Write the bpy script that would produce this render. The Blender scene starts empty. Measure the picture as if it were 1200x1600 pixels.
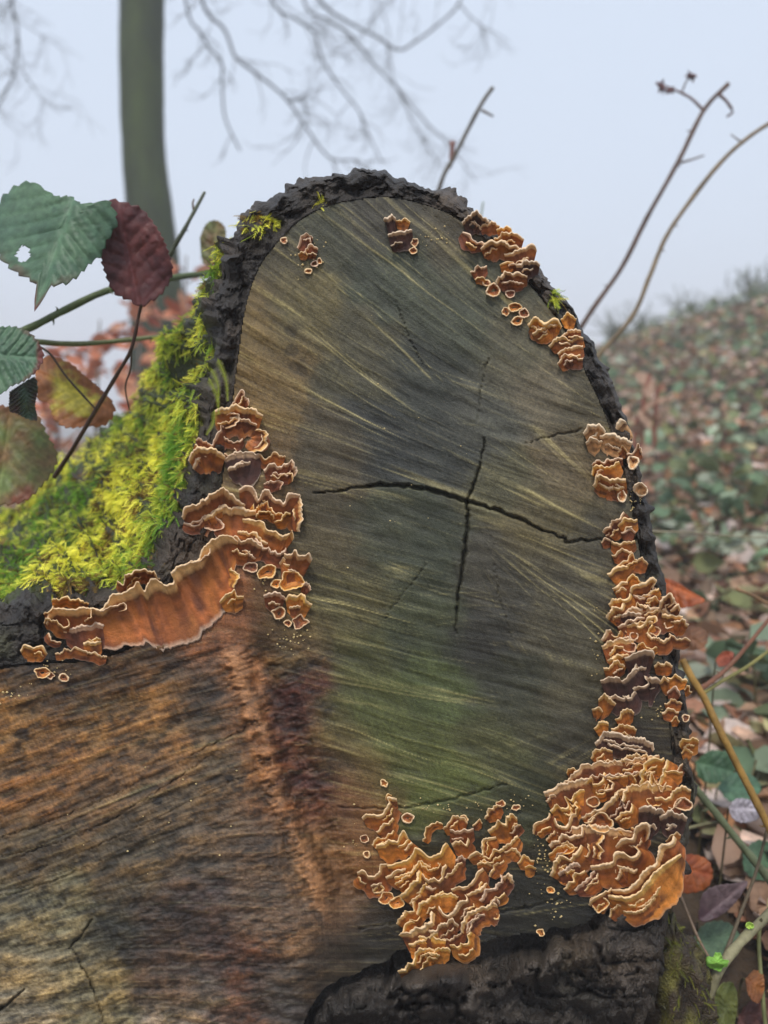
import bpy, math, random
import numpy as np
from mathutils import Vector

# ------------------------------------------------------------------ camera, sky, sun, exposure
SC = bpy.context.scene
COL = SC.collection
F = 1256.0                       # focal length in photograph pixels (1200 x 1600)
PITCH = math.radians(9.93)
CAM = np.array([0.0, 0.0, 0.5])
RIGHT = np.array([1.0, 0.0, 0.0])
FWD = np.array([0.0, math.cos(PITCH), -math.sin(PITCH)])
UP = np.array([0.0, math.sin(PITCH), math.cos(PITCH)])
D0 = 0.5                         # distance of the sawn face
K = D0 / F                       # metres per photograph pixel on the face

cd = bpy.data.cameras.new('camera')
cam = bpy.data.objects.new('camera', cd)
COL.objects.link(cam)
cam.location = CAM
cam.rotation_euler = (math.pi / 2 - PITCH, 0, 0)
cd.sensor_fit = 'VERTICAL'
cd.sensor_height = 32.0
cd.sensor_width = 24.0
cd.lens = 32.0 * F / 1600.0
cd.clip_start = 0.02
cd.clip_end = 1000
cd.dof.use_dof = True
cd.dof.focus_distance = 0.495
cd.dof.aperture_fstop = 25.1 / 5.4
SC.camera = cam

w = bpy.data.worlds.new('World')
SC.world = w
w.use_nodes = True
nt = w.node_tree
nt.nodes.clear()
sky = nt.nodes.new('ShaderNodeTexSky')
sky.sky_type = 'NISHITA'
sky.sun_disc = False
SUN_EL, SUN_AZ = math.radians(62), math.radians(200)   # azimuth clockwise from +Y
sky.sun_elevation = SUN_EL
sky.sun_rotation = SUN_AZ
sky.air_density = 1.0
sky.dust_density = 4.0
mixn = nt.nodes.new('ShaderNodeMix')
mixn.data_type = 'RGBA'
mixn.inputs['Factor'].default_value = 0.88              # thick cloud: mostly even grey-white
mixn.inputs[7].default_value = (4.75, 5.4, 6.4, 1)
bg = nt.nodes.new('ShaderNodeBackground')
bg.inputs['Strength'].default_value = 0.1
wo = nt.nodes.new('ShaderNodeOutputWorld')
nt.links.new(sky.outputs[0], mixn.inputs[6])
nt.links.new(mixn.outputs[2], bg.inputs['Color'])
nt.links.new(bg.outputs[0], wo.inputs['Surface'])

sl = bpy.data.lights.new('sun', 'SUN')
sl.energy = 1.5
sl.angle = math.radians(13)
sl.color = (1.0, 0.96, 0.9)
so = bpy.data.objects.new('sun', sl)
COL.objects.link(so)
sd = Vector((math.sin(SUN_AZ) * math.cos(SUN_EL), math.cos(SUN_AZ) * math.cos(SUN_EL), math.sin(SUN_EL)))
so.rotation_euler = sd.to_track_quat('Z', 'Y').to_euler()
so.location = (0, -2, 4)

SC.view_settings.view_transform = 'Standard'
SC.view_settings.look = 'None'
SC.view_settings.exposure = 0.72
SC.view_settings.gamma = 1.0
SC.view_settings.use_curve_mapping = False
SC.cycles.volume_bounces = 3
SC.cycles.max_bounces = 8
SC.cycles.diffuse_bounces = 3
SC.cycles.transparent_max_bounces = 8

# ------------------------------------------------------------------ helpers
rng = np.random.default_rng(11)
random.seed(5)


def P(px, py, d):
    """photograph pixel + distance along the view axis -> world point(s)"""
    px, py, d = np.broadcast_arrays(np.asarray(px, float), np.asarray(py, float), np.asarray(d, float))
    return (CAM + d[..., None] * FWD + ((px - 600) / F * d)[..., None] * RIGHT
            - ((py - 800) / F * d)[..., None] * UP)


def L3(x, z, d):
    """metric offset right / up of the view axis + distance -> world"""
    x, z, d = np.broadcast_arrays(np.asarray(x, float), np.asarray(z, float), np.asarray(d, float))
    return CAM + d[..., None] * FWD + x[..., None] * RIGHT + z[..., None] * UP


def lin(c):
    c = np.asarray(c, float) / 255.0
    return np.where(c <= 0.04045, c / 12.92, ((c + 0.055) / 1.055) ** 2.4)


def sstep(a, b, x):
    t = np.clip((np.asarray(x, float) - a) / (b - a), 0, 1)
    return t * t * (3 - 2 * t)


def _hash(i, j, k, seed):
    h = (i.astype(np.int64) * 374761393 + j.astype(np.int64) * 668265263 + k.astype(np.int64) * 2147483647 + seed * 974711) & 0xFFFFFFFF
    h = ((h ^ (h >> 13)) * 1274126177) & 0xFFFFFFFF
    h = ((h ^ (h >> 16)) * 2246822519) & 0xFFFFFFFF
    return ((h ^ (h >> 15)) & 0xFFFFFF) / float(0xFFFFFF)


def noise(x, y, z=0.0, seed=0):
    """value noise -1..1"""
    x, y, z = np.broadcast_arrays(np.asarray(x, float), np.asarray(y, float), np.asarray(z, float))
    i, j, k = np.floor(x), np.floor(y), np.floor(z)
    fx, fy, fz = x - i, y - j, z - k
    fx, fy, fz = (f * f * f * (f * (f * 6 - 15) + 10) for f in (fx, fy, fz))
    r = 0
    for a in (0, 1):
        for b in (0, 1):
            for c in (0, 1):
                r = r + _hash(i + a, j + b, k + c, seed) * (fx if a else 1 - fx) * (fy if b else 1 - fy) * (fz if c else 1 - fz)
    return r * 2 - 1


def fbm(x, y, z=0.0, seed=0, o=4, g=0.5):
    r, a, s = 0, 1.0, 0
    for q in range(o):
        r = r + a * noise(np.asarray(x) * 2 ** q + 17.3 * q, np.asarray(y) * 2 ** q + 5.1 * q, np.asarray(z) * 2 ** q, seed + q)
        s += a
        a *= g
    return r / s


def mesh(name, V, Fs, mat=None, parent=None, smooth=True, **attrs):
    """one mesh object from arrays; Fs is one face array or a list of them (tris / quads)"""
    V = np.ascontiguousarray(V, dtype=np.float32).reshape(-1, 3)
    Fs = [np.asarray(f, dtype=np.int32) for f in (Fs if isinstance(Fs, (list, tuple)) else [Fs])]
    Fs = [f for f in Fs if len(f)]
    me = bpy.data.meshes.new(name)
    me.vertices.add(len(V))
    me.vertices.foreach_set('co', V.ravel())
    nl = sum(f.size for f in Fs)
    npoly = sum(len(f) for f in Fs)
    me.loops.add(nl)
    me.loops.foreach_set('vertex_index', np.concatenate([f.ravel() for f in Fs]))
    me.polygons.add(npoly)
    tot = np.concatenate([np.full(len(f), f.shape[1], np.int32) for f in Fs])
    st = np.concatenate([[0], np.cumsum(tot)[:-1]]).astype(np.int32)
    me.polygons.foreach_set('loop_start', st)
    me.polygons.foreach_set('use_smooth', np.full(npoly, smooth, bool))
    for an, av in attrs.items():
        av = np.asarray(av, dtype=np.float32)
        if av.ndim == 1:
            a = me.attributes.new(an, 'FLOAT', 'POINT')
            a.data.foreach_set('value', av)
        else:
            if av.shape[1] == 3:
                av = np.concatenate([av, np.ones((len(av), 1), np.float32)], 1)
            a = me.attributes.new(an, 'FLOAT_COLOR', 'POINT')
            a.data.foreach_set('color', av.ravel())
    me.update(calc_edges=True)
    me.validate()
    if mat:
        me.materials.append(mat)
    o = bpy.data.objects.new(name, me)
    COL.objects.link(o)
    if parent:
        o.parent = parent
    return o


def tag(o, label=None, cat=None, group=None, kind=None):
    if label: o['label'] = label
    if cat: o['category'] = cat
    if group: o['group'] = group
    if kind: o['kind'] = kind
    return o


def thing(name, label, cat, group=None):
    o = bpy.data.objects.new(name, None)
    o.empty_display_size = 0.01
    COL.objects.link(o)
    return tag(o, label, cat, group)


def gridfaces(n, m, closed=False, off=0):
    """n rows by m columns of vertices -> quads; closed wraps the rows"""
    r = np.arange(n if closed else n - 1)
    i, j = np.meshgrid(r, np.arange(m - 1), indexing='ij')
    i2 = (i + 1) % n
    return np.stack([i * m + j, i2 * m + j, i2 * m + j + 1, i * m + j + 1], -1).reshape(-1, 4) + off


def spline(pts, step):
    """Catmull-Rom through pts (n,k), resampled about every step"""
    p = np.asarray(pts, float)
    if len(p) == 2:
        n = max(2, int(np.linalg.norm(p[1] - p[0]) / step) + 1)
        return p[0] + (p[1] - p[0]) * np.linspace(0, 1, n)[:, None]
    q = np.vstack([2 * p[0] - p[1], p, 2 * p[-1] - p[-2]])
    out = []
    for i in range(1, len(q) - 2):
        n = max(4, int(np.linalg.norm(q[i + 1] - q[i]) / step * 3))
        t = np.linspace(0, 1, n, endpoint=False)[:, None]
        out.append(0.5 * ((2 * q[i]) + (-q[i - 1] + q[i + 1]) * t + (2 * q[i - 1] - 5 * q[i] + 4 * q[i + 1] - q[i + 2]) * t ** 2
                          + (-q[i - 1] + 3 * q[i] - 3 * q[i + 1] + q[i + 2]) * t ** 3))
    o = np.vstack(out + [q[-2][None]])
    s = np.concatenate([[0], np.cumsum(np.linalg.norm(np.diff(o, axis=0), axis=1))])
    n = max(3, int(s[-1] / step) + 1)
    ss = np.linspace(0, s[-1], n)
    return np.stack([np.interp(ss, s, o[:, c]) for c in range(o.shape[1])], 1)


def tube(path, rad, sides=8, seed=0, rough=0.0, close=True):
    """path (n,3) world, rad (n,) -> V, F"""
    path = np.asarray(path, float)
    n = len(path)
    rad = np.broadcast_to(np.asarray(rad, float), (n,))
    T = np.gradient(path, axis=0)
    T /= np.linalg.norm(T, axis=1)[:, None] + 1e-12
    ref = np.array([0.13, 0.31, 0.94]) if abs(T[n // 2] @ np.array([0.13, 0.31, 0.94])) < 0.9 else np.array([1.0, 0.1, 0])
    A = np.cross(T, ref); A /= np.linalg.norm(A, axis=1)[:, None] + 1e-12
    B = np.cross(T, A)
    a = np.linspace(0, 2 * np.pi, sides, endpoint=False)
    R = rad[:, None] * np.ones(sides)
    if rough:
        i, j = np.meshgrid(np.arange(n), np.arange(sides), indexing='ij')
        R = R * (1 + rough * fbm(np.cos(a)[None] * 1.5 + 0 * i, np.sin(a)[None] * 1.5 + 0 * i, i * 0.35, seed, 3))
    V = path[:, None] + R[..., None] * (np.cos(a)[None, :, None] * A[:, None] + np.sin(a)[None, :, None] * B[:, None])
    i, j = np.meshgrid(np.arange(n - 1), np.arange(sides), indexing='ij')
    j2 = (j + 1) % sides
    Fq = np.stack([i * sides + j, i * sides + j2, (i + 1) * sides + j2, (i + 1) * sides + j], -1).reshape(-1, 4)
    V = V.reshape(-1, 3)
    if close:
        V = np.vstack([V, path[0], path[-1]])
        j = np.arange(sides)
        c0, c1 = len(V) - 2, len(V) - 1
        t1 = np.stack([np.full(sides, c0), (j + 1) % sides, j], 1)
        t2 = np.stack([np.full(sides, c1), (n - 1) * sides + j, (n - 1) * sides + (j + 1) % sides], 1)
        return V, [Fq, np.vstack([t1, t2])]
    return V, [Fq]


class Acc:
    """collects pieces of ONE mesh"""
    def __init__(s):
        s.V, s.Q, s.T, s.C, s.n = [], [], [], [], 0

    def add(s, V, Fs, col=None):
        V = np.asarray(V, float).reshape(-1, 3)
        for f in (Fs if isinstance(Fs, (list, tuple)) else [Fs]):
            f = np.asarray(f)
            if len(f):
                (s.Q if f.shape[1] == 4 else s.T).append(f + s.n)
        s.V.append(V)
        if col is not None:
            c = np.asarray(col, float)
            s.C.append(np.broadcast_to(c, (len(V), 3)))
        s.n += len(V)

    def build(s, name, mat, parent=None, smooth=True):
        Fs = ([np.vstack(s.Q)] if s.Q else []) + ([np.vstack(s.T)] if s.T else [])
        at = {'col': np.vstack(s.C)} if s.C else {}
        return mesh(name, np.vstack(s.V), Fs, mat, parent, smooth, **at)


# ------------------------------------------------------------------ materials
def material(name, attr='col', color=None, rough=0.7, var=0.25, vscale=300.0, bump=0.3, bscale=900.0, bdist=0.001,
             trans=0.0, spec=0.35, stretch=(1, 1, 1), gain=1.0, coat=0.0, rvar=0.0):
    m = bpy.data.materials.new(name)
    m.use_nodes = True
    n, l = m.node_tree.nodes, m.node_tree.links
    n.clear()
    out = n.new('ShaderNodeOutputMaterial')
    b = n.new('ShaderNodeBsdfPrincipled')
    b.inputs['Roughness'].default_value = rough
    b.inputs['Specular IOR Level'].default_value = spec
    b.inputs['Coat Weight'].default_value = coat
    b.inputs['Coat Roughness'].default_value = 0.35
    if color is None:
        a = n.new('ShaderNodeAttribute'); a.attribute_name = attr
        csock = a.outputs['Color']
    else:
        a = n.new('ShaderNodeRGB'); a.outputs[0].default_value = (*lin(color), 1)
        csock = a.outputs[0]
    tc = n.new('ShaderNodeTexCoord')
    mp = n.new('ShaderNodeMapping'); mp.inputs['Scale'].default_value = stretch
    l.new(tc.outputs['Object'], mp.inputs['Vector'])
    nz = n.new('ShaderNodeTexNoise'); nz.inputs['Scale'].default_value = vscale
    nz.inputs['Detail'].default_value = 5; nz.inputs['Roughness'].default_value = 0.65
    l.new(mp.outputs[0], nz.inputs['Vector'])
    mr = n.new('ShaderNodeMapRange')
    mr.inputs['From Min'].default_value = 0.25; mr.inputs['From Max'].default_value = 0.75
    mr.inputs['To Min'].default_value = gain * (1 - var); mr.inputs['To Max'].default_value = gain * (1 + var)
    l.new(nz.outputs['Fac'], mr.inputs['Value'])
    mx = n.new('ShaderNodeVectorMath'); mx.operation = 'SCALE'
    l.new(csock, mx.inputs[0]); l.new(mr.outputs[0], mx.inputs['Scale'])
    l.new(mx.outputs[0], b.inputs['Base Color'])
    if rvar:
        r2 = n.new('ShaderNodeMapRange')
        r2.inputs['To Min'].default_value = rough - rvar; r2.inputs['To Max'].default_value = rough + rvar
        l.new(nz.outputs['Fac'], r2.inputs['Value']); l.new(r2.outputs[0], b.inputs['Roughness'])
    if bump:
        n2 = n.new('ShaderNodeTexNoise'); n2.inputs['Scale'].default_value = bscale
        n2.inputs['Detail'].default_value = 4
        l.new(mp.outputs[0], n2.inputs['Vector'])
        bp = n.new('ShaderNodeBump'); bp.inputs['Strength'].default_value = bump; bp.inputs['Distance'].default_value = bdist
        l.new(n2.outputs['Fac'], bp.inputs['Height']); l.new(bp.outputs[0], b.inputs['Normal'])
    if trans:
        t = n.new('ShaderNodeBsdfTranslucent')
        l.new(mx.outputs[0], t.inputs['Color'])
        ms = n.new('ShaderNodeMixShader'); ms.inputs['Fac'].default_value = trans
        l.new(b.outputs[0], ms.inputs[1]); l.new(t.outputs[0], ms.inputs[2]); l.new(ms.outputs[0], out.inputs['Surface'])
    else:
        l.new(b.outputs[0], out.inputs['Surface'])
    return m


M_WOOD = material('sawn_wood', rough=0.58, var=0.36, vscale=650, bump=0.6, bscale=1200, bdist=0.0008, spec=0.4, rvar=0.15)
M_BARK = material('wet_bark', rough=0.55, var=0.5, vscale=300, bump=1.0, bscale=520, bdist=0.003, spec=0.4, rvar=0.2)
M_FUNGUS = material('fungus', rough=0.5, var=0.3, vscale=330, bump=0.6, bscale=900, bdist=0.0008, spec=0.35)
M_MOSS = material('moss', rough=0.6, var=0.2, vscale=200, bump=0, trans=0.35, spec=0.25)
M_LEAF = material('leaf', rough=0.5, var=0.2, vscale=160, bump=0.4, bscale=500, bdist=0.0008, trans=0.25, spec=0.4)
M_LITTER = material('leaf_litter', rough=0.6, var=0.45, vscale=110, bump=0.5, bscale=300, bdist=0.001, trans=0.2, spec=0.35)
M_CANE = material('bramble_cane', rough=0.6, var=0.3, vscale=220, bump=0.4, bscale=600, bdist=0.0008, spec=0.35)
M_SOIL = material('soil', color=(70, 56, 42), rough=0.9, var=0.5, vscale=18, bump=0.8, bscale=60, bdist=0.02)
M_BEECH = material('beech_bark', rough=0.8, var=0.45, vscale=14, bump=0.4, bscale=40, bdist=0.01, stretch=(1, 1, 0.35))
# ------------------------------------------------------------------ terrain
def ground_z(x, y):
    x = np.asarray(x, float); y = np.asarray(y, float)
    rise = sstep(0.5, 5.2, y) * (0.14 + 0.30 * np.clip(x + 0.1, -0.35, 3.2))
    fall = -0.5 * np.clip(y - 5.6, 0, 9) * 0.5 - 0.02 * np.clip(y - 12, 0, 100)
    side = 0.05 * np.clip(x - 0.35, 0, 1.2) * sstep(-1.5, 0.6, y)
    b = 0.03 * fbm(x * 2.1, y * 2.1, 0, 3, 3) + 0.10 * fbm(x * 0.5, y * 0.5, 2, 9, 2) * sstep(1.0, 3.0, y)
    return rise + fall + side + b


gx = np.concatenate([-np.geomspace(140, 3.2, 40), np.linspace(-3, 4, 110), np.geomspace(4.2, 140, 40)])
gy = np.concatenate([-np.geomspace(140, 2.2, 30), np.linspace(-2, 7.5, 140), np.geomspace(7.7, 140, 40)])
GX, GY = np.meshgrid(gx, gy, indexing='ij')
GZ = ground_z(GX, GY)
tag(mesh('ground', np.stack([GX, GY, GZ], -1), gridfaces(len(gx), len(gy)), M_SOIL), kind='structure')

# ------------------------------------------------------------------ the log: outlines in photograph pixels on the sawn face
# wood edge x,y | bark outer edge x,y | flare of the bark outwards 0.35 m behind the face (m right, m up)
OUT = [
    (-330, 1400, -400, 1400, -.10, .00), (-250, 1180, -310, 1110, -.12, .03), (-120, 1075, -150, 985, -.15, .05),
    (0, 1045, -10, 950, -.167, .055), (60, 1037, 55, 940, -.17, .06), (150, 1030, 135, 930, -.18, .07), (230, 1000, 205, 905, -.19, .077),
    (290, 955, 245, 870, -.19, .076), (322, 890, 272, 820, -.18, .07), (340, 800, 292, 760, -.17, .065),
    (350, 720, 306, 690, -.16, .055), (361, 640, 322, 620, -.15, .045), (371, 560, 333, 540, -.14, .03), (383, 480, 341, 460, -.125, .01),
    (403, 420, 358, 392, -.10, -.005), (430, 382, 380, 345, -.06, -.03), (465, 346, 420, 307, -.03, -.04), (510, 322, 482, 284, -.01, -.05),
    (560, 311, 552, 266, 0, -.05), (610, 308, 612, 272, 0, -.05), (660, 318, 674, 290, 0, -.05), (710, 338, 722, 318, 0, -.05),
    (760, 375, 776, 357, -.01, -.04), (810, 425, 830, 408, -.02, -.03), (850, 470, 872, 455, -.02, -.02), (885, 520, 910, 505, -.03, -.02),
    (915, 580, 945, 570, -.03, -.01), (943, 640, 974, 633, -.04, 0), (964, 700, 992, 692, -.04, 0), (983, 770, 1008, 763, -.04, 0),
    (998, 850, 1022, 846, -.04, 0), (1016, 930, 1040, 928, -.04, 0), (1033, 1010, 1058, 1009, -.04, 0), (1043, 1090, 1070, 1090, -.04, 0),
    (1050, 1170, 1078, 1172, -.03, 0), (1049, 1250, 1082, 1256, -.03, 0), (1035, 1330, 1068, 1346, -.02, 0), (1000, 1392, 1042, 1440, 0, -.02),
    (950, 1420, 1020, 1560, .02, -.03), (890, 1436, 960, 1700, .02, -.04), (830, 1448, 860, 1760, .01, -.04), (760, 1466, 770, 1790, 0, -.04),
    (690, 1478, 690, 1800, 0, -.04), (620, 1488, 610, 1810, 0, -.04), (560, 1504, 560, 1815, 0, -.04), (512, 1534, 520, 1820, 0, -.04),
    (483, 1580, 490, 1830, 0, -.04), (466, 1640, 470, 1840, 0, -.04), (450, 1720, 452, 1850, 0, -.04), (400, 1800, 402, 1880, 0, -.04),
    (300, 1850, 300, 1910, 0, -.04), (100, 1870, 95, 1930, -.02, -.03), (-100, 1850, -125, 1910, -.04, -.02), (-260, 1750, -310, 1800, -.07, 0),
    (-330, 1600, -395, 1620, -.09, 0), (-330, 1400, -400, 1400, -.10, .00)]
OUT = np.array(OUT, float)
OS = spline(OUT * np.array([1, 1, 1, 1, 1000, 1000]), 4.5)[:-1] / np.array([1, 1, 1, 1, 1000, 1000])
_bt = sstep(1380, 1440, OS[:, 1]) * sstep(470, 540, OS[:, 0]) * sstep(1030, 960, OS[:, 0])
OS[:, 1] += _bt * (8 + 16 * fbm(OS[:, 0] / 45, 0, 0, 301, 4, .6))
WPOLY = OS[:, :2]


def inside(px, py, poly):
    c = np.zeros(px.shape, bool)
    x0, y0 = poly[:, 0], poly[:, 1]
    x1, y1 = np.roll(x0, -1), np.roll(y0, -1)
    for a, b, c0, d in zip(x0, y0, x1, y1):
        if b == d: continue
        m = (b > py) != (d > py)
        c ^= m & (px < (c0 - a) * (py - b) / (d - b) + a)
    return c


def seg_dist(px, py, pts):
    """distance to a polyline and the running fraction 0..1 along it"""
    pts = np.asarray(pts, float)
    L = np.concatenate([[0], np.cumsum(np.linalg.norm(np.diff(pts, axis=0), axis=1))])
    best = np.full(px.shape, 1e9); fr = np.zeros(px.shape)
    for i in range(len(pts) - 1):
        a, b = pts[i], pts[i + 1]
        d = b - a; l2 = d @ d
        t = np.clip(((px - a[0]) * d[0] + (py - a[1]) * d[1]) / l2, 0, 1)
        q = np.hypot(px - a[0] - t * d[0], py - a[1] - t * d[1])
        m = q < best
        best = np.where(m, q, best)
        fr = np.where(m, (L[i] + t * math.sqrt(l2)) / L[-1], fr)
    return best, fr


CREASE = [(335, 940), (360, 1000), (380, 1070), (415, 1160), (440, 1260), (490, 1370), (520, 1470), (512, 1534)]


def lobe(px, py):
    """0 on the tall oval, 1 on the lower-left lobe of the cut"""
    cx = np.interp(py, [c[1] for c in CREASE], [c[0] for c in CREASE])
    return sstep(60, -60, px - cx) * sstep(880, 1020, py)


def face_depth(px, py):
    px = np.asarray(px, float); py = np.asarray(py, float)
    l = lobe(px, py)
    d = D0 - 0.034 * l * sstep(980, 1750, py) - 0.004 * l
    d = d + 0.0035 * fbm(px / 260, py / 260, 0, 21, 2)
    return d


# ------------------------------------------------------------------ grain of the cut: direction field, line-integrated noise, stains
GS = 2.0
FX = np.arange(-340, 1080, GS); FY = np.arange(296, 1884, GS)
PX, PY = np.meshgrid(FX, FY, indexing='ij')
ANG = np.array([
    (420, 420, 38), (400, 560, 30), (400, 720, 15), (420, 830, 8), (500, 350, 42), (600, 450, 38), (700, 400, 40), (800, 450, 42),
    (520, 560, 30), (600, 650, 28), (520, 700, 17), (560, 760, 12), (650, 750, 20), (700, 600, 30), (780, 560, 35), (850, 600, 25),
    (800, 680, 18), (900, 680, 2), (850, 780, 20), (920, 840, 8), (820, 830, 15), (880, 900, 30), (900, 980, 32), (930, 1060, 5),
    (760, 900, 35), (700, 900, 15), (600, 900, 20), (520, 900, 12), (520, 1000, 20), (600, 1050, 30), (700, 960, 0), (750, 1000, -8),
    (850, 1010, 5), (800, 1080, 25), (600, 1150, 18), (700, 1200, 10), (850, 1150, 30), (900, 1250, 20), (1000, 1100, 0), (550, 1450, -4), (800, 1400, 8),
    (650, 1350, 5), (100, 1150, -18), (250, 1250, -25), (400, 1250, -20), (100, 1350, -22), (250, 1100, -15), (480, 1100, 5), (450, 1300, 8),
    (400, 1400, 8), (250, 1500, 3), (100, 1500, -12), (500, 1380, 5), (0, 1250, -20), (-200, 1400, -10), (0, 1700, 10), (300, 1700, 20)], float)


def rbf(pts, vals, sig, px, py):
    """smooth blend of values given at scattered pixels"""
    sh = px.shape
    num = np.zeros(sh + (vals.shape[1],)); den = np.full(sh, 1e-9)
    for (x, y), v in zip(pts, vals):
        wgt = np.exp(-((px - x) ** 2 + (py - y) ** 2) / (2 * sig * sig)) + 3e-6 / (1 + ((px - x) ** 2 + (py - y) ** 2) / 1e4)
        num += wgt[..., None] * v; den += wgt
    return num / den[..., None]


def coarse(fn, q=6):
    """evaluate on every q-th grid point and interpolate bilinearly"""
    cx, cy = FX[::q], FY[::q]
    v = fn(*np.meshgrid(cx, cy, indexing='ij'))
    ix = np.clip((FX - cx[0]) / (GS * q), 0, len(cx) - 1.001); iy = np.clip((FY - cy[0]) / (GS * q), 0, len(cy) - 1.001)
    a, b = ix.astype(int), iy.astype(int)
    fa, fb = (ix - a)[:, None, None], (iy - b)[None, :, None]
    g = lambda i, j: v[np.ix_(i, j)]
    return g(a, b) * (1 - fa) * (1 - fb) + g(a + 1, b) * fa * (1 - fb) + g(a, b + 1) * (1 - fa) * fb + g(a + 1, b + 1) * fa * fb


ang = np.radians(coarse(lambda x, y: rbf(ANG[:, :2], ANG[:, 2:], 75, x, y))[..., 0])
ang = ang + 0.05 * coarse(lambda x, y: fbm(x / 90, y / 90, 0, 44, 2)[..., None])[..., 0]


def blur(a, n):
    for _ in range(n):
        a = (a + np.roll(a, 1, 0) + np.roll(a, -1, 0) + np.roll(a, 1, 1) + np.roll(a, -1, 1)) / 5
    return a


def lic(src, an, steps, st=1.0):
    acc = src.copy(); n = 1
    H_, W_ = src.shape
    cx, sx = np.cos(an).astype(np.float32), np.sin(an).astype(np.float32)
    for sg in (1, -1):
        x, y = np.meshgrid(np.arange(H_, dtype=np.float32), np.arange(W_, dtype=np.float32), indexing='ij')
        for _ in range(steps):
            xi = np.clip(x + 0.5, 0, H_ - 1).astype(np.int32); yi = np.clip(y + 0.5, 0, W_ - 1).astype(np.int32)
            x += sg * st * cx[xi, yi]; y += sg * st * sx[xi, yi]
            xi = np.clip(x + 0.5, 0, H_ - 1).astype(np.int32); yi = np.clip(y + 0.5, 0, W_ - 1).astype(np.int32)
            acc = acc + src[xi, yi]; n += 1
    acc = acc / n
    return (acc - acc.mean()) / acc.std()


wn = rng.standard_normal(PX.shape).astype(np.float32)
wn2 = blur(rng.standard_normal(PX.shape).astype(np.float32), 4)
wn3 = blur(rng.standard_normal(PX.shape).astype(np.float32), 14)
ST1 = lic(wn, ang, 44)                        # fine rays
ST2 = lic(wn2, ang, 40, 1.4)                  # broad rays
ST3 = lic(wn3, ang, 9, 1.3)                  # blotches drawn out along the grain
RG = lic(wn, ang + np.pi / 2, 9)              # growth rings across them
ST5 = lic(blur(wn, 2), ang + .03 * np.sin(PX / 37), 60)          # the boldest rays
MOT = coarse(lambda x, y: fbm((x * .93 - y * .37) / 55, (x * .37 + y * .93) / 13, 0, 171, 4, .6)[..., None], 1)[..., 0]
MOT3 = coarse(lambda x, y: fbm((x * .93 - y * .37) / 26, (x * .37 + y * .93) / 5, 0, 173, 3, .6)[..., None], 1)[..., 0]
MOT4 = coarse(lambda x, y: fbm((x * .93 - y * .37) / 11, (x * .37 + y * .93) / 3.2, 0, 174, 2, .7)[..., None], 1)[..., 0]
MOT2 = coarse(lambda x, y: fbm(x / 16, y / 14, 0, 172, 4, .6)[..., None], 1)[..., 0]
ST4 = lic(blur(wn, 1), np.full(PX.shape, 1.22) + 0.06 * ST3, 20)   # faint saw marks

# straight fans of saw marks and rays: virtual pole, soft region (centre, half sizes), line spacing, strength
FANS = [((930, 855), (500, 640), (190, 230), 12, 1.0), ((1400, 1000), (660, 430), (230, 110), 12, .9), ((1010, 690), (800, 590), (150, 80), 9, 1.0), ((1060, 885), (790, 750), (190, 80), 9, 1.0),
        ((690, 790), (880, 930), (110, 95), 7, 1.0), ((1300, 1150), (580, 870), (130, 90), 12, .9), ((1500, 900), (770, 965), (100, 40), 8, .8), ((1600, 1250), (700, 1055), (230, 50), 12, .9),
        ((1120, 1070), (830, 1135), (120, 50), 8, .9), ((1300, 1420), (640, 1180), (190, 70), 11, 1.0), ((1700, 1300), (740, 1400), (230, 60), 10, .7),
        ((1100, 900), (180, 1200), (300, 170), 9, .8), ((1500, 1500), (440, 1350), (100, 130), 8, .7), ((1200, 1420), (250, 1560), (180, 100), 9, .6)]
SF = np.zeros(PX.shape); SW = np.full(PX.shape, 1e-3)
for q_, ((fx0, fy0), (rx0, ry0), (ax0, ay0), sp_, stg) in enumerate(FANS):
    wq = np.exp(-.5 * (((PX - rx0) / ax0) ** 4 + ((PY - ry0) / ay0) ** 4)) * (.75 + .5 * MOT2)
    wq = np.clip(wq, 0, 1)
    m_ = wq > .01
    px_, py_ = PX[m_], PY[m_]
    rd_ = np.hypot(px_ - fx0, py_ - fy0); R0_ = math.hypot(rx0 - fx0, ry0 - fy0)
    th_ = np.arctan2(py_ - fy0, px_ - fx0)
    th_ = np.where(th_ < 0, th_ + 2 * np.pi, th_)
    lw_ = th_ * R0_ / (sp_ * 1.15) + .25 * noise(px_ / 80, py_ / 80, 0, 700 + q_)
    rg_ = lambda k_, l_, sd: np.clip(1 - np.abs(noise(lw_ * k_, rd_ / l_, 0, sd)) * 4.2, 0, 1) * np.clip(.55 + .9 * noise(lw_ * k_ * .5, rd_ / 140, 5, sd + 40), 0, 1.2)
    s_ = .45 * noise(lw_, rd_ / 420, 0, 500 + q_) + .8 * rg_(.9, 500, 520 + q_) + .55 * rg_(1.8, 360, 560 + q_) + .3 * noise(lw_ * 4.1, rd_ / 200, 3, 540 + q_) - .38
    SF[m_] += wq[m_] ** 2 * s_ * stg; SW[m_] += wq[m_] ** 2
SF = SF / (SW + .12)

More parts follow.
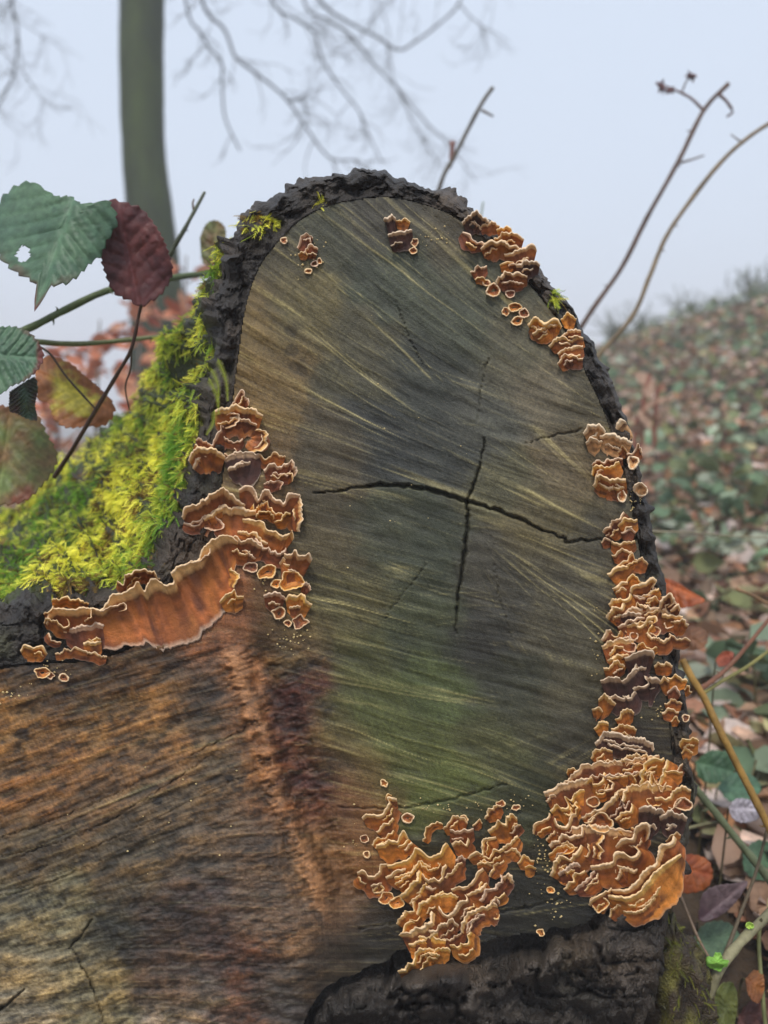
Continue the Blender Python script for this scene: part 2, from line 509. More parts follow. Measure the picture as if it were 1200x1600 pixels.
COLS = [
    (420, 420, 88, 80, 58), (400, 500, 118, 97, 57), (395, 600, 130, 104, 60), (400, 700, 115, 93, 60), (480, 480, 110, 99, 64), (430, 560, 120, 99, 62),
    (500, 380, 74, 74, 56), (600, 340, 74, 70, 58), (620, 420, 76, 80, 64), (700, 360, 92, 84, 66), (760, 420, 82, 82, 64), (560, 560, 86, 81, 60),
    (650, 600, 62, 64, 55), (600, 680, 56, 58, 54), (700, 520, 77, 80, 64), (800, 550, 97, 92, 72), (850, 620, 112, 102, 80), (880, 720, 114, 100, 74),
    (760, 650, 87, 86, 74), (700, 700, 60, 62, 56), (520, 720, 85, 75, 55), (520, 850, 90, 80, 56), (600, 820, 66, 68, 50), (680, 850, 64, 68, 52),
    (780, 760, 94, 90, 66), (840, 820, 100, 90, 62), (780, 880, 74, 70, 58), (900, 880, 84, 78, 62), (880, 980, 82, 76, 58), (760, 1000, 58, 56, 48),
    (650, 980, 68, 72, 50), (540, 950, 84, 78, 48), (560, 1050, 78, 78, 44), (600, 1100, 86, 90, 48), (680, 1080, 80, 88, 50), (800, 1080, 64, 64, 48),
    (900, 1060, 84, 78, 58), (520, 1150, 92, 84, 48), (650, 1180, 84, 88, 46), (760, 1180, 80, 80, 48), (850, 1150, 72, 70, 50), (700, 1240, 96, 102, 52),
    (800, 1240, 58, 60, 40), (900, 1150, 62, 58, 45), (560, 1220, 102, 88, 50), (850, 1400, 46, 44, 35), (760, 1420, 42, 40, 34), (600, 1420, 50, 44, 35),
    (560, 1470, 40, 37, 31), (720, 1300, 48, 46, 35), (1000, 1000, 55, 48, 38), (1000, 1250, 50, 44, 36), (960, 1400, 36, 34, 30), (940, 640, 85, 78, 58),
    (350, 1000, 150, 95, 58), (375, 1060, 160, 112, 76), (420, 1000, 95, 70, 42), (470, 1000, 112, 92, 56), (480, 1060, 78, 40, 32), (470, 1120, 82, 44, 34), (455, 1160, 80, 44, 34),
    (500, 1200, 82, 42, 36), (490, 1240, 70, 38, 38), (400, 1120, 138, 94, 60), (420, 1200, 128, 87, 50), (440, 1260, 138, 94, 60), (540, 1250, 122, 82, 50),
    (540, 1350, 128, 87, 50), (480, 1350, 130, 94, 58), (520, 1420, 122, 92, 66), (470, 1440, 112, 87, 66), (520, 1480, 85, 72, 58), (100, 1080, 78, 56, 34),
    (200, 1060, 84, 60, 36), (20, 1150, 140, 100, 54), (150, 1130, 140, 100, 54), (100, 1180, 128, 86, 45), (250, 1130, 134, 94, 50), (250, 1180, 122, 88, 54),
    (320, 1100, 80, 60, 42), (320, 1200, 100, 78, 52), (50, 1230, 118, 81, 45), (150, 1250, 106, 78, 50), (250, 1260, 100, 80, 55), (380, 1280, 102, 80, 58),
    (50, 1330, 88, 72, 50), (200, 1350, 92, 75, 52), (320, 1330, 98, 80, 60), (400, 1350, 96, 76, 58), (100, 1420, 112, 100, 70), (30, 1420, 95, 85, 62),
    (180, 1450, 66, 61, 47), (250, 1430, 70, 54, 43), (330, 1430, 74, 57, 48), (420, 1420, 112, 84, 60), (60, 1520, 116, 101, 72), (150, 1530, 112, 98, 68),
    (190, 1560, 105, 92, 62), (250, 1520, 73, 56, 46), (300, 1530, 84, 67, 54), (380, 1530, 92, 60, 44), (440, 1540, 80, 65, 50), (20, 1590, 120, 105, 80),
    (300, 1590, 132, 114, 95), (380, 1590, 102, 66, 45), (450, 1590, 60, 50, 42), (-150, 1300, 110, 85, 55), (-150, 1600, 115, 100, 75), (250, 1750, 80, 66, 50),
    (0, 1750, 110, 95, 70)]
COLS = np.array(COLS, float)
alb = coarse(lambda x, y: rbf(COLS[:, :2] , lin(COLS[:, 2:]), 27, x + 36 * fbm(x / 55, y / 55, 0, 5, 4, .6), y + 36 * fbm(x / 55, y / 55, 3, 6, 4, .6)), 3)
lb = coarse(lambda x, y: lobe(x, y)[..., None])[..., 0]
reg_l = sstep(560, 470, PX) * sstep(960, 1040, PY)           # warm, mottled lower-left wood
GAIN = .86
alb = alb * GAIN * (1 - .14 * reg_l)[..., None]
rho = np.hypot((PX - 735) / 260, (PY - 800) / 450)
blot = np.clip(1 + .07 * ST3 * (1 - reg_l) + 0.04 * RG + .10 * noise(rho * 110, 0, 0, 66) * sstep(.5, .8, rho) * (1 - reg_l) + reg_l * (.75 * MOT + .7 * MOT2 + .75 * MOT3 + .75 * MOT4 - .05) + .14 * MOT2, 0.3, 2.2)
hi = np.clip(SF + .02, 0, 1.2) * (1 - 0.8 * reg_l)
alb = alb * blot[..., None]
lightc = lin((176, 162, 108))
rayk = np.clip(.85 * hi ** 1.1 + 0.05 * np.clip(ST1 - .7, 0, 3), 0, 0.6) * (0.55 + 0.45 * sstep(900, 420, PX)) 
rayk = np.where(reg_l > 0.5, rayk * 0.75, rayk)
alb = alb * (1 - rayk[..., None]) + lightc * rayk[..., None] * 1.45
alb = alb * np.clip(1 + 0.11 * ST1 * (1 - .5 * reg_l) + .42 * SF + 0.04 * ST4 + 0.05 * wn, 0.35, 1.9)[..., None]
warm = reg_l * np.clip(blur(ST3, 1) * 0.5 + 0.45 * coarse(lambda x, y: fbm(x / 45, y / 28, 0, 71, 3)[..., None])[..., 0], -0.5, 1)
alb = alb * (1 + warm[..., None] * np.array([0.42, 0.26, 0.0]))
R2 = np.hypot((PX + 40) * .95, PY - 1650) + 7 * MOT2 + 12 * blur(ST3, 2)
zone2 = sstep(300, 230, R2)
ringp = noise(R2 / 5.5, 0, 0, 61) * .16 + noise(R2 / 17, 0, 0, 62) * .16
TH2_ = np.arctan2(PY - 1650, PX + 40)
ringp = ringp + .12 * noise(TH2_ * 60, R2 / 60, 0, 63)
alb = alb * ((1 + zone2 * ringp) * (1 + .3 * zone2))[..., None]
cr_d, cr_f = seg_dist(PX + 16 * MOT2 + 9 * MOT3, PY, spline(CREASE[1:7], 10))
cr_k = np.exp(-(cr_d / 11) ** 2) * np.clip(.45 + .9 * MOT3 + .7 * noise(cr_f * 7, 0, 0, 3), 0, 1) * sstep(0, .06, cr_f) * sstep(1.0, .8, cr_f)
alb = alb * (1 - .8 * cr_k[..., None]) + lin((172, 122, 80)) * .8 * cr_k[..., None] * (1 + .5 * MOT4[..., None])
# dark blue-stain spots and pits
for (x, y, r_, k_) in [(460, 515, 12, .5), (455, 545, 8, .5), (465, 575, 10, .35), (510, 425, 10, .5), (35, 1145, 9, .75), (247, 1254, 4, .8), (357, 1217, 5, .8),
                       (165, 1185, 8, .5), (180, 1470, 22, .35), (440, 1470, 16, .3)]:
    d_ = np.hypot(PX - x, PY - y) + 5 * ST3
    alb = alb * (1 - k_ * sstep(r_ * 1.3, r_ * 0.5, d_))[..., None]
alb = np.clip(alb, 0.006, 0.75)

CRACKS = [  # points, widths at start / middle / end (px), depth (m)
    ([(490, 772), (540, 765), (590, 758), (640, 760), (690, 770), (728, 783), (760, 792), (800, 806), (850, 828), (885, 842)], (1.6, 6.5, 2.2), .009),
    ([(757, 686), (748, 740), (735, 768), (730, 784)], (1.6, 3.4, 3), .006), ([(731, 785), (727, 850), (720, 900), (714, 945), (712, 1005)], (3.5, 4.4, 1.2), .008),
    ([(885, 846), (930, 844), (1010, 842)], (3.6, 2.6, 3.6), .006), ([(908, 671), (860, 682), (820, 693)], (2.2, 1.6, .7), .003),
    ([(770, 880), (778, 920), (788, 960), (800, 1000)], (.8, 1.3, .6), .002), ([(667, 882), (640, 915), (600, 965)], (.8, 1.3, .6), .002),
    ([(765, 555), (755, 590), (745, 660)], (.8, 1.7, .8), .002), ([(617, 470), (640, 530), (660, 570)], (.7, 1.2, .6), .002),
    ([(145, 1437), (128, 1460), (105, 1485)], (1.4, 2.6, 1), .004), ([(38, 1548), (20, 1562), (-6, 1584)], (1.5, 3.4, 3), .006),
    ([(0, 1340), (80, 1320), (160, 1288), (240, 1240), (330, 1180)], (1, 1.6, 1), .0022), ([(0, 1376), (80, 1350), (160, 1318), (300, 1252), (420, 1195)], (.9, 1.4, .8), .002),
    ([(112, 1482), (140, 1530), (155, 1570), (160, 1605)], (1.4, 2.2, 1.4), .003), ([(0, 1310), (100, 1275), (220, 1222)], (1, 1.8, 1), .002),
    ([(300, 1180), (340, 1160), (410, 1125)], (1, 2, 1), .003), ([(530, 1262), (620, 1262), (700, 1250), (790, 1225)], (2, 3.5, 2), .003),
    ([(560, 1452), (640, 1440), (760, 1430), (880, 1405)], (2, 3, 2), .003), ([(-20, 1405), (60, 1385), (160, 1345)], (1, 2, 1), .002)]
dep = face_depth(PX, PY)
relief = 0.00030 * SF + 0.00010 * ST1 + .0003 * reg_l * MOT2 + .0003 * reg_l * MOT4 + 0.0003 * ST3 + 0.00005 * RG + 0.00006 * ST4
relief = relief * (1 + 0.6 * reg_l) + 0.0006 * reg_l * coarse(lambda x, y: fbm(x / 18, y / 14, 0, 72, 3)[..., None], 2)[..., 0]
dep = dep - relief - .0035 * np.exp(-(cr_d / 16) ** 2) * sstep(0, .06, cr_f) * sstep(1.0, .8, cr_f) + .005 * sstep(8, 30, cr_d) * sstep(75, 34, cr_d) * (1 - lb) * sstep(0, .1, cr_f) * sstep(1, .8, cr_f)
jx = 2.2 * noise(PX / 9, PY / 9, 0, 31); jy = 2.2 * noise(PX / 9, PY / 9, 0, 32)
for pts, (w0, w1, w2), dd in CRACKS:
    d_, f_ = seg_dist(PX + jx, PY + jy, spline(pts, 14))
    wd = np.interp(f_, [0, .5, 1], [w0, w1, w2]) * (1 + 0.25 * noise(f_ * 30, 0, 0, 9))
    dep = dep + dd * np.clip(1.25 - d_ / (wd * 0.62), 0, 1)

ins = inside(PX, PY, WPOLY)
cell = ins[:-1, :-1] & ins[1:, :-1] & ins[1:, 1:] & ins[:-1, 1:]
ci, cj = np.nonzero(cell)
n2_ = len(FY)
quads = np.stack([ci * n2_ + cj, ci * n2_ + cj + 1, (ci + 1) * n2_ + cj + 1, (ci + 1) * n2_ + cj], 1)
used = np.unique(quads)
remap = np.full(PX.size, -1); remap[used] = np.arange(len(used))
# the border drops back behind the bark so that no edge shows
edge_d = 1e9 * np.ones(len(used))
bx, by = PX.ravel()[used], PY.ravel()[used]
cnt = np.bincount(quads.ravel(), minlength=PX.size)[used]
dv = dep.ravel()[used]
V = P(bx, by, dv)
LOG = thing('cut_log', 'thick mossy log with weathered sawn end, dark bark and ruffled orange fungus', 'log')
cut = mesh('cut_face', V, remap[quads], M_WOOD, LOG, col=alb.reshape(-1, 3)[used])
tag(cut, 'weathered sawn end grain with rays, cracks and green stains')

# ------------------------------------------------------------------ bark, lofted from the wood edge over its outer rim and back along the log
nT = len(OS)
wx, wy, ox, oy, fx_, fz_ = OS.T
arc = np.concatenate([[0], np.cumsum(np.hypot(np.diff(ox), np.diff(oy)))])
rx, ry = ox - wx, oy - wy
rl = np.hypot(rx, ry); nx, ny = rx / rl, ry / rl
bottom = sstep(1380, 1480, wy) * sstep(420, 475, wx)
FR = np.concatenate([[0, .02, .09, .12, .16], np.linspace(.19, .94, 58), [.97, 1.0]])
rows_x, rows_z, rows_d, rows_s = [], [], [], []
fd = face_depth(wx, wy)
dO = face_depth(ox, oy)
wedge = 7.0
for r in FR:
    t = r
    x = wx + rx * t - nx * wedge * (1 - t); y = wy + ry * t - ny * wedge * (1 - t)
    gap = 0.016 * sstep(.15, .05, np.full(nT, r * rl / 40))          # the dark slit between wood and bark
    gap = np.where(bottom > .5, 0.016 * sstep(.12, .03, r), gap)
    rnd = 0.010 * max(0, (r - .8) / .2) ** 2
    d = fd + gap + rnd + 0.002 * fbm(x / 45, y / 45, 0, 51, 3)
    rough = (0.0075 * (1 - .45 * bottom) * fbm(x / 20, y / 20, 0, 52, 4, .5) + .007 * bottom * fbm(x / 34, y / 26, 0, 55, 3, .6) - .004 * sstep(.12, .0, np.abs(fbm(x / 26, y / 26, 0, 59, 3)))) * sstep(.1, .3, r)
    slab = bottom * sstep(.03, .1, r) * (0.006 - 0.015 * sstep(.25, 1, r) - 0.030 * fbm(x / 120, y / 60, 0, 53, 4, .48) + 0.016 * sstep(.10, .0, np.abs(fbm(x / 110, y / 45, 0, 57, 3, .5))) - .02 * sstep(.05, .2, r) * sstep(.4, .2, r) * (1 + fbm(x / 60, 0, 0, 54, 2)))
    d = d - rough + slab + .006 * sstep(340, 280, wx) * sstep(880, 940, wy)
    d = d - bottom * sstep(.05, .15, r) * (0.0055 * fbm(x / 17, y / 15, 0, 401, 3, .6) - .011 * sstep(.07, .0, np.abs(fbm(x / 60, y / 30, 0, 402, 3, .55))))
    d = d + (1 - bottom) * 0.006 * sstep(.25, .8, fbm(arc / 60, r * 1.5, 0, 58, 2) * 2) * sstep(.1, .3, r)
    rows_x.append((x - 600) / F * d); rows_z.append(-(y - 800) / F * d); rows_d.append(d); rows_s.append(np.full(nT, -1 + r))
BD = np.concatenate([np.linspace(0.004, 0.12, 46), np.linspace(0.124, 0.36, 56)])
X0, Z0 = rows_x[-1], rows_z[-1]
for b in BD:
    s = b / .35
    f = s ** 0.92
    x = X0 + fx_ * f; z = Z0 + fz_ * f
    fis = 1 - np.abs(fbm(arc / 38 + 0.7 * fbm(arc / 60, b * 20, 0, 63, 2), b * 9, 0, 61, 3)) * 2.2
    hgt = 0.009 * (0.5 - np.clip(fis, -1, 1)) + 0.006 * fbm(arc / 14, b * 90, 0, 62, 5, .6) + 0.020 * fbm(arc / 110, b * 14, 0, 64, 2) * sstep(0, .06, b)
    hgt = hgt * (1 - .4 * sstep(760, 880, wx) * sstep(1400, 1300, wy))
    x = x + nx * hgt; z = z - ny * hgt
    rows_x.append(x); rows_z.append(z); rows_d.append(rows_d[len(FR) - 1] + b); rows_s.append(np.full(nT, b))
cxm, czm = rows_x[-1].mean(), rows_z[-1].mean()
for q, (sc, dd) in enumerate([(.97, .45), (.9, .52), (.6, .54), (.02, .545)]):
    rows_x.append(cxm + (rows_x[len(FR) + len(BD) - 1] - cxm) * sc); rows_z.append(czm + (rows_z[len(FR) + len(BD) - 1] - czm) * sc)
    rows_d.append(rows_d[len(FR) - 1] * 0 + D0 + dd); rows_s.append(np.full(nT, dd))
# ragged outer rim: pull rim rows in and out together
rightm = sstep(760, 880, wx) * sstep(1400, 1300, wy)
rim = 9 * fbm(arc / 26, 0, 0, 81, 5, .6) * K * 1.7 * (1 - .35 * rightm)
for q in range(24, len(FR) + 40):
    k_ = sstep(24, len(FR), q) * (1 - sstep(len(FR), len(FR) + 40, q)) * (1 - .7 * bottom)
    rows_x[q] = rows_x[q] + nx * rim * k_; rows_z[q] = rows_z[q] - ny * rim * k_
BX, BZ, BDp, BS = (np.stack(a, 1) for a in (rows_x, rows_z, rows_d, rows_s))
VB = L3(BX, BZ, BDp)
nR = VB.shape[1]
tcol = fbm(VB[..., 0] * 60, VB[..., 1] * 60, VB[..., 2] * 60, 91, 4)
tc2 = fbm(VB[..., 0] * 18, VB[..., 1] * 18, VB[..., 2] * 18, 92, 3)
bc = lin((52, 47, 43))[None, None] * (1 + 0.55 * tcol[..., None]) * np.ones(VB.shape)
bc = bc + np.clip(tc2, 0, 1)[..., None] * lin((84, 68, 50)) * 1.1
alg = (np.clip(fbm(VB[..., 0] * 30, VB[..., 1] * 30, VB[..., 2] * 30, 95, 4, .6) * 2.2 - .35, 0, 1) * (1 - bottom[:, None]))[..., None]
bc = bc * (1 - .55 * alg) + lin((92, 92, 66)) * .55 * alg
grey = (sstep(.0, .45, tcol) * bottom[:, None])[..., None]
bc = bc * (1 - .6 * grey) + lin((96, 88, 80)) * .6 * grey
wxs = wx[:, None]
leftm = sstep(470, 380, wxs) * sstep(1100, 1060, wy[:, None])
mossbase = (leftm * sstep(.004, .03, BS) * sstep(.5, .1, tc2 * 0 + tcol))[..., None]
bc = bc * (1 - .85 * mossbase) + lin((58, 72, 22)) * .85 * mossbase
FB = gridfaces(nT, nR, closed=True)
bark = mesh('bark', VB, FB, M_BARK, LOG, col=np.clip(bc, .004, .6).reshape(-1, 3))
tag(bark, 'dark fissured bark around the sawn end')

# old root and rotten bark low on the right of the log
ra = np.linspace(0, 1, 70)
path = spline([(985, 1500, .500), (1015, 1450, .515), (1040, 1490, .515), (1058, 1560, .515), (1085, 1650, .515), (1130, 1800, .52)], 6)
pw = P(path[:, 0], path[:, 1], path[:, 2] + .03)
Vr, Fr = tube(pw, np.interp(np.linspace(0, 1, len(pw)), [0, .15, .6, 1], [.006, .018, .026, .040]), 48)
nrm = fbm(Vr[:, 0] * 70, Vr[:, 1] * 70, Vr[:, 2] * 30, 101, 4)
ctr = np.vstack([np.repeat(pw, 48, 0), pw[:1], pw[-1:]])
Vr = ctr + (Vr - ctr) * (1 + 0.55 * nrm + 0.25 * fbm(Vr[:, 0] * 260, Vr[:, 1] * 260, Vr[:, 2] * 120, 102, 3))[:, None]
rc = lin((62, 50, 36)) * (1 + .8 * nrm[:, None]) + np.clip(fbm(Vr[:, 0] * 90, Vr[:, 1] * 90, Vr[:, 2] * 40, 103, 3), 0, 1)[:, None] * lin((120, 120, 40))
tag(mesh('root', Vr, Fr, M_BARK, LOG, col=np.clip(rc, .01, .5)), 'crumbling mossy root at the foot of the log')
# ------------------------------------------------------------------ moss on the flank
dT = np.roll(VB, -1, 0) - np.roll(VB, 1, 0)
dR = np.gradient(VB, axis=1)
NB = np.cross(dT, dR)
NB /= np.linalg.norm(NB, axis=2)[..., None] + 1e-12
if (NB[nT // 2, len(FR) + 40] @ (VB[nT // 2, len(FR) + 40] - VB[:, len(FR) + 40].mean(0))) < 0:
    NB = -NB
area = np.linalg.norm(np.cross(dT, dR), axis=2)
WXs, WYs = wx[:, None] + 0 * BS, wy[:, None] + 0 * BS
patch = fbm(VB[..., 0] * 28, VB[..., 1] * 28, VB[..., 2] * 28, 111, 3)
lowm = sstep(620, 700, WYs) * sstep(1100, 1070, WYs) * sstep(420, 380, WXs)       # thick cushion
upm = sstep(640, 600, WYs) * sstep(375, 420, WYs) * sstep(430, 400, WXs)          # thinner strip higher up
back = sstep(.0, .012, BS)
front = sstep(-.45, -.2, BS) * sstep(300, 255, WXs)
dens = lowm * np.maximum(back, front) * sstep(-.5, -.12, patch) + upm * sstep(.008, .022, BS) * sstep(-.15, .2, patch) * 0.9
dens = dens * (BS < .37) * sstep(-330, -120, WXs)
qx = 600 + BX / BDp * F; qy = 800 - BZ / BDp * F
dens = dens * ~((qx < 80) & (qy > 905) & (BS < .04))
dens = dens * ~((qx > 60) & (qx < 335) & (qy > np.interp(qx, [60, 170, 270, 335], [930, 915, 880, 835])) & (BS < .03))
tuft = np.zeros_like(dens)
for (tx, ty, tr) in [(395, 350, 22), (425, 345, 14), (862, 462, 13), (500, 318, 10)]:
    qx = 600 + BX / BDp * F; qy = 800 - BZ / BDp * F
    tuft += sstep(tr, tr * .4, np.hypot(qx - tx, qy - ty)) * (BS < .03) * 1.4
near = 1.0 / (0.35 + 3.0 * np.clip(BS, 0, 1))
pw_ = (dens * near + tuft) * area
pf = pw_.ravel() / pw_.sum()


def sprigs(name, pos, nrm, n, seed, lmin, lmax, cols, label, gain=1.0, downw=.45):
    r = np.random.default_rng(seed)
    # template: a feathery shoot of paired leaflets on a thin stem
    tv, tf = [], []
    m = 8
    for k in range(m):
        y = (k + .6) / m
        wl = .30 * (1 - .75 * y) + .04
        for s in (-1, 1):
            b = len(tv)
            tv += [(0, y - .05, 0), (0, y + .05, 0), (s * wl, y + .17, .05)]
            tf.append((b, b + 1, b + 2))
    b = len(tv)
    tv += [(-.025, 0, 0), (.025, 0, 0), (0, 1.08, 0)]
    tf.append((b, b + 1, b + 2))
    tv = np.array(tv); tf = np.array(tf)
    up = np.array([0, 0, 1.0])
    dirv = nrm * r.uniform(.35, .9, (n, 1)) + r.normal(0, .42, (n, 3)) - up * r.uniform(.0, 2 * downw, (n, 1)) + np.array([0, -.25, 0])
    dirv /= np.linalg.norm(dirv, axis=1)[:, None]
    side = np.cross(dirv, nrm + r.normal(0, .3, (n, 3)))
    side /= np.linalg.norm(side, axis=1)[:, None] + 1e-9
    zz = np.cross(side, dirv)
    ln = r.uniform(lmin, lmax, n)
    bend = r.uniform(-.55, .05, n)
    wdt = r.uniform(.5, 1.0, n)
    x, y, z = tv[:, 0], tv[:, 1], tv[:, 2]
    zb = z[None] + bend[:, None] * y[None] ** 2
    Vs = pos[:, None] - nrm[:, None] * .0015 + ln[:, None, None] * (side[:, None] * (x[None] * wdt[:, None])[..., None] + dirv[:, None] * y[None, :, None] + zz[:, None] * zb[..., None])
    # gravity droop of the tip
    Vs[..., 2] -= (ln[:, None] * .18 * y[None] ** 2)
    Fs_ = tf[None] + (np.arange(n) * len(tv))[:, None, None]
    c0, c1 = cols
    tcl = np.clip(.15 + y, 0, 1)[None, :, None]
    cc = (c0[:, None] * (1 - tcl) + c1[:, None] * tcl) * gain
    return mesh(name, Vs.reshape(-1, 3), Fs_.reshape(-1, 3), M_MOSS, None, False, col=cc.reshape(-1, 3))


NM = 41000
pick = rng.choice(pf.size, NM, p=pf)
mi, mj = np.unravel_index(pick, dens.shape)
mpos = VB[mi, mj] + rng.uniform(-.5, .5, (NM, 1)) * dT[mi, mj] * .5 + rng.uniform(-.5, .5, (NM, 1)) * dR[mi, mj]
mn = NB[mi, mj]
hue = fbm(mpos[:, 0] * 22, mpos[:, 1] * 22, mpos[:, 2] * 22, 113, 3) + rng.normal(0, .18, NM)
hue = np.clip(.48 + 1.25 * hue, 0, 1)[:, None]
ctip = lin((96, 134, 44)) * (1 - hue) + lin((222, 214, 84)) * hue
bn = fbm(mpos[:, 0] * 34, mpos[:, 1] * 34, mpos[:, 2] * 34, 117, 3)
brown = (rng.random(NM) < .05 + .75 * sstep(.12, .42, bn))[:, None]
ctip = np.where(brown, lin((122, 96, 48)) * rng.uniform(.5, 1.2, (NM, 1)), ctip)
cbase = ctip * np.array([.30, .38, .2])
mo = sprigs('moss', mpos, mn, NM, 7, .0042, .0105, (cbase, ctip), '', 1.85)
tag(mo, 'bright yellow-green feathery moss cushion covering the flank of the log', 'moss', kind='stuff')

nr = 1500
rp = Vr[:-2].reshape(-1, 48, 3)
ri = rng.integers(4, len(rp) - 8, nr); rj = rng.integers(0, 48, nr)
rpos = rp[ri, rj]; rnn = rpos - pw[ri]; rnn /= np.linalg.norm(rnn, axis=1)[:, None]
ok = (fbm(rpos[:, 0] * 40, rpos[:, 1] * 40, rpos[:, 2] * 20, 118, 2) > -.05)
rpos, rnn = rpos[ok], rnn[ok]
hh = rng.random((len(rpos), 1))
ct = lin((96, 104, 40)) * (1 - hh) + lin((150, 150, 56)) * hh
tag(sprigs('moss', rpos, rnn, len(rpos), 8, .003, .008, (ct * .4, ct), ''), 'thin olive moss straggling over the crumbling root at the foot of the log', 'moss', kind='stuff')

# a few single long moss fronds hanging beside the fungus
for (bx_, by_, ex_, ey_) in [(330, 575, 341, 628), (340, 560, 356, 627), (326, 590, 342, 648), (335, 640, 322, 680)]:
    a = Acc()
    pth = spline([(bx_, by_), ((bx_ + ex_) / 2 + 5, (by_ + ey_) / 2), (ex_, ey_)], 2.2)
    dq = D0 - .012
    pp = P(pth[:, 0], pth[:, 1], dq)
    Vt, Ft = tube(pp, np.linspace(.00025, .0001, len(pp)), 5)
    a.add(Vt, Ft, lin((150, 165, 60)))
    tg = np.gradient(pp, axis=0); tg /= np.linalg.norm(tg, axis=1)[:, None]
    sdv = np.cross(tg, FWD)
    for i in range(1, len(pp) - 1):
        for s in (-1, 1):
            ll = .0026 * (1 - .6 * i / len(pp))
            tip = pp[i] + s * sdv[i] * ll + tg[i] * ll * .9 - FWD * .0005
            a.add([pp[i] - tg[i] * .00015, pp[i] + tg[i] * .00025, tip], np.array([[0, 1, 2]]), lin((190, 200, 80)))
    tag(a.build('moss_frond', M_MOSS, None, False), 'single fern-like moss frond dangling over dark bark above the brown fungus', 'moss', 'moss fronds on the bark rim')
# ------------------------------------------------------------------ bracket fungus
BODY = {0: (122, 70, 48), .25: (132, 76, 46), .5: (154, 88, 44), 1: (204, 130, 56), 2: (78, 56, 52), 3: (214, 164, 112)}
LIPC = {0: (216, 172, 136), .25: (222, 178, 126), .5: (232, 184, 114), 1: (240, 186, 92), 2: (206, 172, 136), 3: (236, 202, 158)}


def pal(tab, t):
    if t > 1: return lin(tab[min(tab, key=lambda q: abs(q - t))])
    ks = sorted(q for q in tab if q <= 1)
    return np.array([np.interp(t, ks, [lin(tab[q])[c] for q in ks]) for c in range(3)])


FSEED = [100]
FG = 1.02


